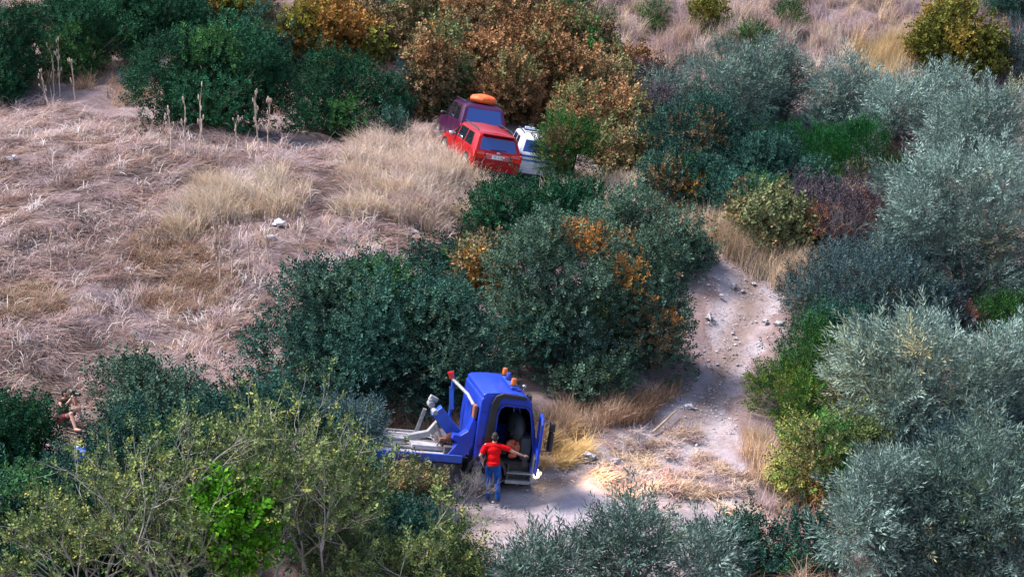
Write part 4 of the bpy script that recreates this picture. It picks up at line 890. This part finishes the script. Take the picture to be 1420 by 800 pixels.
# ------------------------------------------------------------------ cars
def make_car(root, L, W, zr, zb, paint, glass, tail, pillar=.78, roofrails=True, hoodlen=1.15, side_lo=2.2):
    w2 = W/2
    def sec(zr_, zb_, ws=1.0, x=0):
        return [(.80*w2*ws,.24),(.96*w2*ws,.30),(1.0*w2*ws,.55),(.995*w2*ws,.80),(.965*w2*ws,zb_),(.945*w2*ws,zb_+.04),(.815*w2*ws,zr_-.12),(.775*w2*ws,zr_-.05),(.64*w2*ws,zr_),(0,zr_+.03)]
    st = []   # (x per row, section)
    tailx = [.12,.0,.0,.03,.07,.10,.34,.42,.52,.55]
    st.append((tailx, sec(zr-.03, zb, .95)))
    def flat(x): return [x]*10
    mix = lambda a, k: [k*(x)+(1-k)*t for x, t in zip(flat(a), tailx)]
    st.append(([t+.14 for t in tailx[:6]]+[t+.16 for t in tailx[6:]], sec(zr-.01, zb, 1.0)))
    st.append(([.62,.62,.62,.62,.60,.60,.82,.86,.9,.9], sec(zr, zb, 1.0)))
    cx = [1.45, 1.52, 2.35, 2.42]
    for c in cx: st.append((flat(c), sec(zr, zb, 1.0)))
    xw = L-hoodlen-.75
    st.append(([xw+.75]*4+[xw+.55,xw+.50,xw-.12,xw-.18,xw-.28,xw-.32], sec(zr-.02, zb-.02, 1.0)))
    hz = zb-.04
    st.append(([xw+.9]*10, [(.80*w2,.24),(.96*w2,.30),(1.0*w2,.55),(.99*w2,.80),(.94*w2,hz-.03),(.92*w2,hz),(.86*w2,hz+.03),(.80*w2,hz+.045),(.6*w2,hz+.06),(0,hz+.08)]))
    st.append(([L-.30]*10, [(.78*w2,.24),(.93*w2,.30),(.97*w2,.50),(.95*w2,.70),(.88*w2,hz-.14),(.86*w2,hz-.12),(.80*w2,hz-.09),(.75*w2,hz-.08),(.55*w2,hz-.06),(0,hz-.04)]))
    st.append(([L-.02]*4+[L-.06]*2+[L-.1]*4, [(.66*w2,.26),(.78*w2,.32),(.80*w2,.50),(.78*w2,.62),(.72*w2,hz-.24),(.70*w2,hz-.22),(.64*w2,hz-.20),(.6*w2,hz-.19),(.45*w2,hz-.18),(0,hz-.17)]))
    ns = len(st); body = MB(); sw = {}; rw = MB(); ws_ = MB()
    P = lambda i, j, s: (st[i][0][j], s*st[i][1][j][0], st[i][1][j][1])
    for s in (-1, 1):
        for i in range(ns-1):
            for j in range(9):
                q = [P(i,j,s), P(i+1,j,s), P(i+1,j+1,s), P(i,j+1,s)]
                tgt = body
                if j == 5 and i in (2, 4, 6): tgt = sw.setdefault((s, i), MB())
                if j in (7, 8, 6) and i == 7: tgt = ws_
                tgt.add(q, [(0,1,2,3)])
    def ends(i):
        for j in range(9):
            y0 = st[i][1][j][0]; y1 = st[i][1][j+1][0]; fr = [-1,-.84,.84,1]
            for k in range(3):
                q = [(st[i][0][j], fr[k]*y0, st[i][1][j][1]), (st[i][0][j], fr[k+1]*y0, st[i][1][j][1]), (st[i][0][j+1], fr[k+1]*y1, st[i][1][j+1][1]), (st[i][0][j+1], fr[k]*y1, st[i][1][j+1][1])]
                (rw if (i == 0 and j == 5 and k == 1) else body).add(q, [(0,1,2,3)])
    ends(0); ends(ns-1)
    import bmesh
    def weld(o):
        bm = bmesh.new(); bm.from_mesh(o.data); bmesh.ops.remove_doubles(bm, verts=bm.verts, dist=.001); bmesh.ops.recalc_face_normals(bm, faces=bm.faces); bm.to_mesh(o.data); bm.free()
        o.data.polygons.foreach_set("use_smooth", np.ones(len(o.data.polygons), bool)); o.data.set_sharp_from_angle(angle=R(38)); return o
    bo = weld(body.build("body", paint, root))
    for (s, i), m in sw.items(): weld(m.build("side_window", M_glass, bo))
    weld(rw.build("rear_window", glass, bo)); weld(ws_.build("windscreen", M_glass, bo))
    for x in (.80, L-.85):
        for s in (-1, 1):
            m = MB(); m.cyl((x, s*(w2-.06), .36), (x, s*(w2+.004), .36), .40, 28); m.build("wheel_arch", M_black, bo)
            wheel(root, x, s*(w2-.09), .34, .22)
    # rear window rubber, bumper seam, tailgate handle bar
    for s in (-1, 1):
        if roofrails: MB().tube([(.75, s*.70*w2, zr+.02),(.95, s*.72*w2, zr+.07),(2.3, s*.72*w2, zr+.07),(2.5, s*.70*w2, zr+.02)], .018, 8).build("roof_rail", M_black, root, smooth=True)
        m = MB(); m.ell((L-hoodlen-.72, s*(w2+.10), zb+.08), (.07,.12,.085)); m.build("wing_mirror", M_chrome if tail == 'red' else M_black, root, smooth=True)
        m = MB(); m.tube([(.66+.0,s*(w2*.995),.55),(.66,s*(w2*.99),zb)], .006, 4)
        m.tube([(2.38,s*(w2*1.0),.45),(2.38,s*(w2*.985),zb)], .006, 4); m.tube([(1.48,s*(w2*1.0),.45),(1.48,s*(w2*.985),zb)], .006, 4); m.build("door_gap", M_black, bo)
    MB().box((-.012,0,.44), (.03,W*.86,.24)).build("rear_bumper", paint, root, bevel=.02)
    MB().box((.02,0,.27), (.10,W*.80,.12)).build("bumper_skirt", M_black, root, bevel=.02)
    return bo
M_redp = mat("red_paint", (.33,.003,.006), (.26,.003,.008), rough=.35, scale=2, coat=.12, spec=.3)
M_purp = mat("purple_red_paint", (.055,.006,.035), (.035,.006,.045), rough=.35, scale=2, coat=.12, spec=.3)
M_whitep = mat("white_paint", (.78,.78,.82), (.70,.70,.74), rough=.3, coat=.5, dust=.15)
M_plate = mat("number_plate", (.85,.85,.85), (.8,.8,.8), rough=.4)
M_pinkp = mat("pale_red_panel", (.62,.16,.17), (.55,.12,.13), rough=.3)
def text(s, size, M, mt, name, parent, ext=.002):
    cu = bpy.data.curves.new(name, 'FONT'); cu.body = s; cu.size = size; cu.align_x = 'CENTER'; cu.align_y = 'CENTER'; cu.extrude = ext
    t = bpy.data.objects.new("tmp", cu); COL.objects.link(t); dg = bpy.context.evaluated_depsgraph_get(); me = bpy.data.meshes.new_from_object(t.evaluated_get(dg)); bpy.data.objects.remove(t)
    me.materials.clear(); me.materials.append(mt); o = link(name, me, parent); o.matrix_local = M; return o
REAR = Matrix(((0,0,-1,0),(-1,0,0,0),(0,1,0,0),(0,0,0,1)))      # text facing -x
g = ground(684, 252); RP = Vector((g.x, g.y, float(T(g.x, g.y))))
RM = aligned(RP+Vector((0, 0, .02)), R(90+17), .8, R(5), R(5))
red = empty("station_wagon", matrix=RM, label="bright red station wagon seen from behind with roof rails and pale number plate", cat="car")
bo = make_car(red, 4.4, 1.80, 1.56, .98, M_redp, M_gblue, 'red')
for s in (-1, 1):
    tl = MB().prism([(s*.84,.70),(s*.50,.74),(s*.50,.95),(s*.845,.985)], -.030, .10, axis='x').build("tail_light", M_redl, red, bevel=.01)
    MB().box((-.036, s*.66, .90), (.012,.26,.06)).build("reflector", M_pinkp, tl, bevel=.004)
    MB().prism([(s*.88,.72),(s*.845,.72),(s*.845,.96),(s*.87,.97)], .005, .25, axis='x').build("tail_light", M_redl, red, bevel=.004)
MB().prism([(-.42,.72),(.42,.72),(.46,.90),(-.46,.90)], -.012, .06, axis='x').build("plate_panel", M_pinkp, red, bevel=.01)
pl = MB().box((-.020,0,.81), (.012,.46,.115)).build("number_plate", M_plate, red, bevel=.003)
text("ZK-4108", .10, Matrix.Translation((-.0275, 0, .81)) @ REAR, M_black, "plate_characters", pl)
MB().ell((.03,0,.955), (.02,.07,.04)).build("badge", M_chrome, red, smooth=True)
m = MB(); m.tube([(.085,.30,1.045),(.12,-.30,1.06)], .012, 6); m.build("wiper", M_black, red)
m = MB(); m.box((.36,0,1.535), (.20,1.20,.03)); m.build("spoiler", M_redp, red, bevel=.012)
sp = RP + Vector((-.55, 4.95, 0)); sp.z = float(T(sp.x, sp.y))
SM = aligned(sp+Vector((0, 0, .02)), R(90+12), .8, R(5), R(3))
suv = empty("off_road_car", matrix=SM, label="dark purple off road car parked ahead of the red wagon under an orange bag", cat="car")
make_car(suv, 4.6, 1.84, 1.80, 1.10, M_purp, M_gblue, 'dark')
for s in (-1, 1): MB().prism([(s*.88,.75),(s*.70,.75),(s*.72,1.08),(s*.87,1.08)], -.02, .12, axis='x').build("tail_light", M_redl, suv, bevel=.01)
m = MB(); rb = np.random.default_rng(4); m.ell((0, 0, 0), (.42, .50, .20), 28, 14)
V_ = np.array(m.v); k = 1+.06*np.sin(V_[:, 1]*22)*np.sin(V_[:, 0]*9)+.04*np.sin(V_[:, 0]*31+V_[:, 1]*12); V_ *= k[:, None]; V_[:, 2] = np.maximum(V_[:, 2], -.12); m.v = [tuple(v) for v in V_]
o = m.build("roof_bag", mat("orange_canvas", (.85,.14,.02), (.70,.09,.015), rough=.6, scale=5, bump=.4, bscale=12), None, smooth=True)
o.matrix_world = SM @ Matrix.Translation((1.05,-.05,1.97)); tag(o, "bulging orange bag tied on the roof of the purple car", "bag")
rk = MB()
for x in (.8, 1.35): rk.tube([(x,-.62,1.86),(x,.62,1.86)], .015, 6)
rk.build("roof_rack", M_black, suv)
wp = RP + Vector((1.52, 1.3, 0)); wp.z = float(T(wp.x, wp.y))
WM = aligned(wp+Vector((0, 0, .02)), R(90+6), .8, R(2), R(4))
wc = empty("patrol_car", matrix=WM, label="white car with blue stripes and a roof light bar half hidden by a bush", cat="car")
make_car(wc, 4.5, 1.80, 1.62, 1.02, M_whitep, M_gblue, 'white')
M_stripe = mat("blue_stripe", (.02,.16,.55), (.02,.13,.45), rough=.3)
MB().box((.012,0,.93), (.02,1.66,.07)).build("stripe", M_stripe, wc); MB().box((-.004,0,.78), (.02,1.66,.05)).build("stripe", M_stripe, wc); MB().box((-.012,0,.66), (.02,.5,.11)).build("number_plate", M_plate, wc, bevel=.003)
for s in (-1, 1): MB().prism([(s*.86,.74),(s*.70,.74),(s*.72,1.0),(s*.85,1.0)], -.02, .10, axis='x').build("tail_light", M_redl, wc, bevel=.01)
lbw = MB().box((1.35,0,1.71), (.22,1.15,.05)).build("light_bar", M_black, wc, bevel=.01)
for s in (-1, 1): MB().box((1.35,s*.38,1.775), (.20,.36,.09)).build("lens", mat("pale_lens", (.55,.60,.75), (.4,.5,.7), rough=.2), lbw, bevel=.02)

# ------------------------------------------------------------------ people: one continuous skin, clothes over it
M_skin = mat("skin", (.55,.31,.22), (.48,.26,.18), rough=.55, scale=10)
M_shirt = mat("red_cotton", (.80,.008,.010), (.68,.006,.010), rough=.85, scale=6, bump=1, bscale=11, spec=.1)
M_jeans = mat("blue_denim", (.02,.10,.42), (.015,.055,.24), rough=.9, scale=9, bump=1, bscale=12, spec=.1)
M_hair = mat("dark_hair", (.015,.011,.010), (.03,.022,.018), rough=.7, scale=40, bump=.6, bscale=90)
M_shoe = mat("dark_shoe", (.02,.02,.025), (.04,.035,.035), rough=.6)
M_maroon = mat("maroon_cloth", (.16,.008,.03), (.10,.006,.02), rough=.85, bump=.4, bscale=20)
def fuse(m, name, mt, parent, voxel=.011, sm=4):
    o = m.build(name, mt, parent)
    r_ = o.modifiers.new("fuse", 'REMESH'); r_.mode = 'VOXEL'; r_.voxel_size = voxel; r_.use_smooth_shade = True
    s_ = o.modifiers.new("smooth", 'SMOOTH'); s_.iterations = sm; s_.factor = .5
    return o
def limb(m, pts, rad):
    m.tube(pts, rad, 14)
    for p, r_ in zip(pts, rad): m.ell(p, (r_*.99,)*3, 12, 8)
def hand(m, w_, d, palmn, s=1, curl=.5):
    """palm and five bent fingers; w_ wrist, d direction, palmn back-of-hand normal, s thumb side"""
    w_ = Vector(w_); d = Vector(d).normalized(); n = Vector(palmn); n = (n-d*n.dot(d)).normalized(); t = d.cross(n)*s
    q = Matrix((d, t, n)).transposed().to_4x4()
    m.ell(w_+d*.05, (.055,.042,.017), 12, 8, rot=q); m.ell(w_+d*.015, (.035,.028,.02), 10, 6, rot=q)
    for k, (off, L) in enumerate(((-.030,.060),(-.011,.078),(.010,.084),(.030,.074))):
        a = w_+d*.09+t*off; b = a+(d-n*curl*.5).normalized()*L*.5; c = b+(d-n*curl*1.5).normalized()*L*.32; e = c+(d*.6-n*curl*2).normalized()*L*.25
        m.tube([a-d*.02, a, b, c, e], [.0095,.0095,.009,.008,.0065], 8)
    a = w_+d*.03+t*.03; b = a+(d*.6+t*.8-n*.3*curl).normalized()*.038; c = b+(d*.9+t*.35-n*.5*curl).normalized()*.034
    m.tube([a-t*.01, a, b, c], [.013,.012,.0105,.008], 8)
g = ground(684, 695)
man = empty("person", matrix=Matrix.Translation((g.x, g.y, float(T(g.x, g.y))-.01)) @ Matrix.Rotation(R(-4), 4, 'Z'),
            label="person in red t-shirt and blue jeans, back turned, reaching towards the open truck door", cat="person")
hipL, hipR = (-.10,.02,.93), (.10,.0,.93); kL, kR = (-.13,.16,.50), (.11,.02,.49); aL, aR = (-.15,.14,.10), (.12,-.06,.09)
shL, shR = (-.185,.04,1.475), (.215,.05,1.455); eL, wLh = (-.33,-.02,1.22), (-.27,.10,.99); eR, wR = (.50,.10,1.31), (.75,.17,1.19)
b = MB()
limb(b, [hipL, (-.115,.09,.72), kL, (-.14,.14,.36), aL], [.085,.075,.055,.056,.038]); limb(b, [hipR, (.105,.01,.72), kR, (.115,-.05,.36), aR], [.085,.075,.055,.056,.038])
b.ell((0,.01,.98), (.165,.11,.12)); b.ell((.01,.02,1.16), (.145,.10,.17)); b.ell((.015,.045,1.34), (.175,.115,.17)); limb(b, [shL, (.015,.04,1.47), shR], [.06,.075,.06])
limb(b, [(.02,.05,1.48), (.035,.085,1.58)], [.06,.056])
b.ell((.045,.115,1.685), (.074,.094,.112)); b.ell((.05,.165,1.64), (.055,.05,.06)); b.ell((.05,.215,1.665), (.014,.018,.022)); b.ell((.05,.205,1.625), (.025,.012,.010))
b.ell((-.03,.105,1.68), (.014,.024,.032)); b.ell((.12,.11,1.68), (.014,.024,.032)); b.ell((.02,.198,1.70), (.016,.010,.012)); b.ell((.08,.198,1.70), (.016,.010,.012))
limb(b, [shL, eL, wLh], [.052,.041,.027]); limb(b, [shR, eR, wR], [.052,.041,.027])
hand(b, wLh, (.1,.35,-.95), (-.9,0,-.1), 1, .8); hand(b, wR, (.93,.25,-.1), (0,-.3,1), 1, .5)
fuse(b, "body", M_skin, man, .008, 3)
s = MB(); s.ell((0,.01,1.02), (.18,.128,.10)); s.ell((.01,.015,1.15), (.172,.125,.18)); s.ell((.015,.04,1.33), (.195,.130,.18)); limb(s, [(-.17,.04,1.465), (.015,.04,1.48), (.20,.05,1.45)], [.072,.085,.072])
s.tube([shL, (-.262,.005,1.35), (-.285,-.01,1.29)], [.070,.068,.072], 16); s.tube([shR, (.36,.07,1.39), (.42,.085,1.36)], [.070,.068,.070], 16); s.tube([(0,.01,.95),(0,.01,1.06)], [.172,.168], 20)
fuse(s, "t_shirt", M_shirt, man, .011, 3)
j = MB(); j.ell((0,.01,.93), (.172,.125,.12)); j.tube([(0,.01,.92),(0,.01,1.0)], [.15,.155], 18)
limb(j, [hipL, (-.118,.09,.72), kL, (-.142,.145,.34)], [.105,.092,.074,.070]); j.tube([(-.142,.145,.34),(-.15,.14,.08)], [.070,.068], 14)
limb(j, [hipR, (.107,.01,.72), kR, (.117,-.045,.34)], [.105,.092,.074,.070]); j.tube([(.117,-.045,.34),(.12,-.06,.07)], [.070,.068], 14)
fuse(j, "jeans", M_jeans, man, .012, 3)
for a in (aL, aR):
    m = MB(); m.ell((a[0], a[1]+.06, .04), (.048,.135,.045)); m.ell((a[0], a[1]-.01, .07), (.045,.06,.055)); fuse(m, "shoe", M_shoe, man, .012, 2)
h = MB(); h.ell((.045,.095,1.725), (.083,.098,.092)); h.ell((.04,.05,1.665), (.070,.060,.085)); fuse(h, "hair", M_hair, man, .011, 2)
MB().tube([(0,.01,.955),(0,.01,.985)], [.182,.182], 20).build("belt", M_shoe, man)
# dark work bag held against the door edge
m = MB(); m.box((.80,.16,1.03), (.13,.09,.24)); m.tube([(.76,.16,1.14),(.79,.16,1.20),(.84,.16,1.14)], .012, 6)
o = m.build("tool_pouch", M_black, None, bevel=.03); o.matrix_world = man.matrix_world.copy(); tag(o, "small black pouch hanging from the hand of the person at the truck", "pouch")

# person sitting at the lower edge of the field, half hidden by the green shrub
g = ground(86, 590)
pp = empty("person", matrix=Matrix.Translation((g.x, g.y, float(T(g.x, g.y)))) @ Matrix.Rotation(R(-115), 4, 'Z') @ Matrix.Scale(1.12, 4),
           label="dark haired person in maroon shorts crouching at the field edge behind a black camera", cat="person")
b = MB()
b.ell((0,0,.16), (.17,.14,.13)); b.ell((0,.05,.36), (.15,.11,.18)); b.ell((0,.09,.54), (.17,.11,.14)); limb(b, [(-.17,.09,.60),(0,.09,.61),(.17,.09,.60)], [.055,.07,.055])
limb(b, [(0,.10,.62),(0,.13,.70)], [.052,.05]); b.ell((0,.16,.79), (.072,.09,.108)); b.ell((0,.255,.77), (.013,.018,.02)); b.ell((-.075,.16,.78), (.013,.022,.03)); b.ell((.075,.16,.78), (.013,.022,.03)); b.ell((0,.235,.73), (.024,.012,.010)); b.ell((-.03,.24,.80), (.015,.01,.011)); b.ell((.03,.24,.80), (.015,.01,.011))
limb(b, [(-.18,.09,.60),(-.25,.25,.46),(-.09,.36,.70)], [.048,.038,.026]); limb(b, [(.18,.09,.60),(.27,.25,.48),(.09,.36,.70)], [.048,.038,.026])
hand(b, (-.09,.36,.70), (.4,.1,.7), (-.5,-.5,0), -1, .6); hand(b, (.09,.36,.70), (-.4,.1,.7), (.5,-.5,0), 1, .6)
limb(b, [(-.09,.02,.15),(-.14,.40,.40),(-.13,.52,.05)], [.085,.058,.038]); limb(b, [(.09,.02,.15),(.20,.42,.36),(.30,.60,.05)], [.085,.058,.038])
b.ell((-.13,.58,.03), (.045,.11,.035)); b.ell((.31,.66,.03), (.045,.11,.035))
fuse(b, "body", M_skin, pp, .009, 3)
s = MB(); s.ell((0,0,.20), (.185,.155,.14)); s.ell((0,.05,.36), (.168,.128,.19)); s.ell((0,.09,.53), (.185,.125,.15)); limb(s, [(-.17,.09,.60),(0,.09,.60),(.17,.09,.60)], [.062,.075,.062])
fuse(s, "top", mat("dark_top", (.05,.02,.02), (.03,.015,.015), rough=.9), pp, .012, 3)
s = MB(); s.ell((0,0,.14), (.19,.16,.12)); limb(s, [(-.09,.02,.15),(-.12,.24,.29)], [.105,.085]); limb(s, [(.09,.02,.15),(.15,.25,.27)], [.105,.085]); fuse(s, "shorts", M_maroon, pp, .012, 3)
h = MB(); h.ell((0,.135,.825), (.085,.095,.095)); h.ell((0,.09,.77), (.075,.06,.09)); fuse(h, "hair", M_hair, pp, .012, 2)
m = MB(); m.box((0,.37,.80), (.15,.09,.11)); m.cyl((0,.40,.79), (0,.55,.79), .045); m.box((0,.37,.865), (.06,.06,.04))
o = m.build("camera_body", M_black, None, bevel=.01); o.matrix_world = pp.matrix_world.copy(); tag(o, "black camera held to the face of the crouching person", "camera")

# ------------------------------------------------------------------ stones, litter, fallen branches
M_stone = mat("pale_stone", (.50,.47,.50), (.33,.30,.33), rough=.9, scale=7, bump=.6, bscale=18)
M_white = mat("white_plastic", (.62,.62,.66), (.45,.45,.50), rough=.5, scale=5)
M_bluep = mat("blue_plastic", (.02,.14,.75), (.02,.10,.5), rough=.4)
def lump(r, s, flat=.5, jag=.25):
    m = MB(); m.ell((0, 0, 0), (1, 1, 1), 10, 7); V_ = np.array(m.v); k = 1+jag*np.sin(V_[:, 0]*3+r.uniform(0, 6))*np.sin(V_[:, 1]*4+r.uniform(0, 6))+jag*.6*r.normal(size=len(V_))*.5
    m.v = [tuple(v) for v in V_*k[:, None]*np.array([s, s*r.uniform(.6, .9), s*flat])]; return m
rs = np.random.default_rng(5)
ST = [(1018,398,.22,"largest pale stone at the top of the track"),(1030,405,.14,"pale stone right beside the largest one on the track"),(984,442,.26,"long flat stone at the left edge of the track"),(1062,446,.17,"pale stone in the middle right of the upper track"),
 (1080,450,.20,"pale stone at the right edge of the upper track"),(1000,410,.12,"small stone left of the largest one on the track"),(955,565,.2,"white stone alone on the left side of the lower track"),(1190,58,.3,"white stone on the pale upper slope"),
 (815,634,.34,"broad pale stone on the ground right of the headlight"),(852,640,.2,"small pale stone next to the broad one right of the headlight"),(1045,395,.14,"pale stone among gravel near the tall grass"),(1020,470,.12,"small stone where the track narrows"),
 (575,323,.2,"white stone on the slope above the large middle shrub"),(562,300,.25,"bluish stone in the blond grass left of the clump"),(120,368,.12,"small white stone in the open field")]
for px, py, s, lb in ST:
    g = ground(px, py); s *= .72; o = lump(rs, s, .45, .45).build("stone", M_stone, smooth=False); o.location = (g.x, g.y, float(T(g.x, g.y))+s*.15); o.rotation_euler = (0, 0, rs.uniform(0, 6)); tag(o, lb, "stone", "pale loose stones")
# gravel
P = region([(965,355),(1040,372),(1100,405),(1085,440),(1066,470),(1035,520),(1020,600),(950,640),(820,660),(700,720),(640,760),(700,660),(900,590),(970,510),(980,440)], 3600, rs, track=True)
u_ = unit(rs.normal(size=(len(P), 8, 3))*.3+np.array([[a, b, c] for a in (-1, 1) for b in (-1, 1) for c in (-1, 1)])[None])
sz = rs.gamma(1.2, .008, len(P))+.007
Vg = (u_*sz[:, None, None]*np.array([1.2, .9, .6])+P[:, None, :]).reshape(-1, 3)
Fg = (np.array([[0,1,3,2],[4,6,7,5],[0,4,5,1],[2,3,7,6],[0,2,6,4],[1,5,7,3]])[None]+np.arange(len(P))[:, None, None]*8).reshape(-1, 4)
cg = np.repeat(np.array([(.46,.42,.45)])*rs.uniform(.5, 1.5, (len(P), 1)), 8, 0)
tag(link("gravel", mesh_np("gravel", Vg, Fg, leafmat("gravel", transl=0, rough=.9, spec=.2), cg)), "loose grey gravel strewn along the track", "gravel", kind="stuff")
LT = [(388,313,.26,M_white,"white crumpled plastic bag on the field near the dry stalks"),(376,332,.22,M_white,"greyish torn plastic sheet just below the white bag"),(472,229,.26,M_white,"white rag at the far edge of the field under the field shrubs"),
      (178,378,.2,M_white,"small white wrapper in the middle of the left field"),(212,380,.15,M_white,"smaller wrapper right of the white one in the left field"),(18,222,.24,M_white,"white scrap near the left edge at the top of the field")]
for px, py, s, mm, lb in LT:
    s *= .75
    g = ground(px, py); o = lump(rs, s, .45, .7).build("litter", mm); o.location = (g.x, g.y, float(T(g.x, g.y))+s*.3); tag(o, lb, "litter", "white litter in the field")
g = ground(110, 640); d_ = ray(110, 627); t_ = g.y/d_[1]-5; p_ = np.array([0, 0, CAMH])+d_*t_
o = lump(rs, .14, .9, .6).build("plastic_bag", M_bluep); o.location = p_; tag(o, "bright blue plastic bag caught in the dark shrubs at the left", "plastic bag")
M_wood = mat("fallen_wood", (.50,.38,.26), (.34,.24,.16), rough=.9)
for a, b, rd, lb in [((905,602),(938,578),.045,"straight pale fallen branch on the track edge below the middle clump"),((440,345),(475,305),.02,"thin bare twig leaning over the field beside the dark shrub"),((345,540),(400,510),.025,"curved dead branch at the lower edge of the field"),
                     ((770,612),(812,598),.03,"forked pale branch on the ground behind the headlight")]:
    A = ground(*a); B = ground(*b); mid = (A+B)/2+Vector((0, 0, .12))
    m = MB(); m.tube([Vector((0, 0, .05)), mid-A, B-A+Vector((0, 0, .2))], [rd, rd*.8, rd*.5], 6)
    m.tube([mid-A, (mid-A)+Vector((.25, .1, .25))], [rd*.6, rd*.3], 5)
    o = m.build("fallen_branch", M_wood, smooth=True); o.location = A; tag(o, lb, "branch")

print("leaves", LEAVES[0])
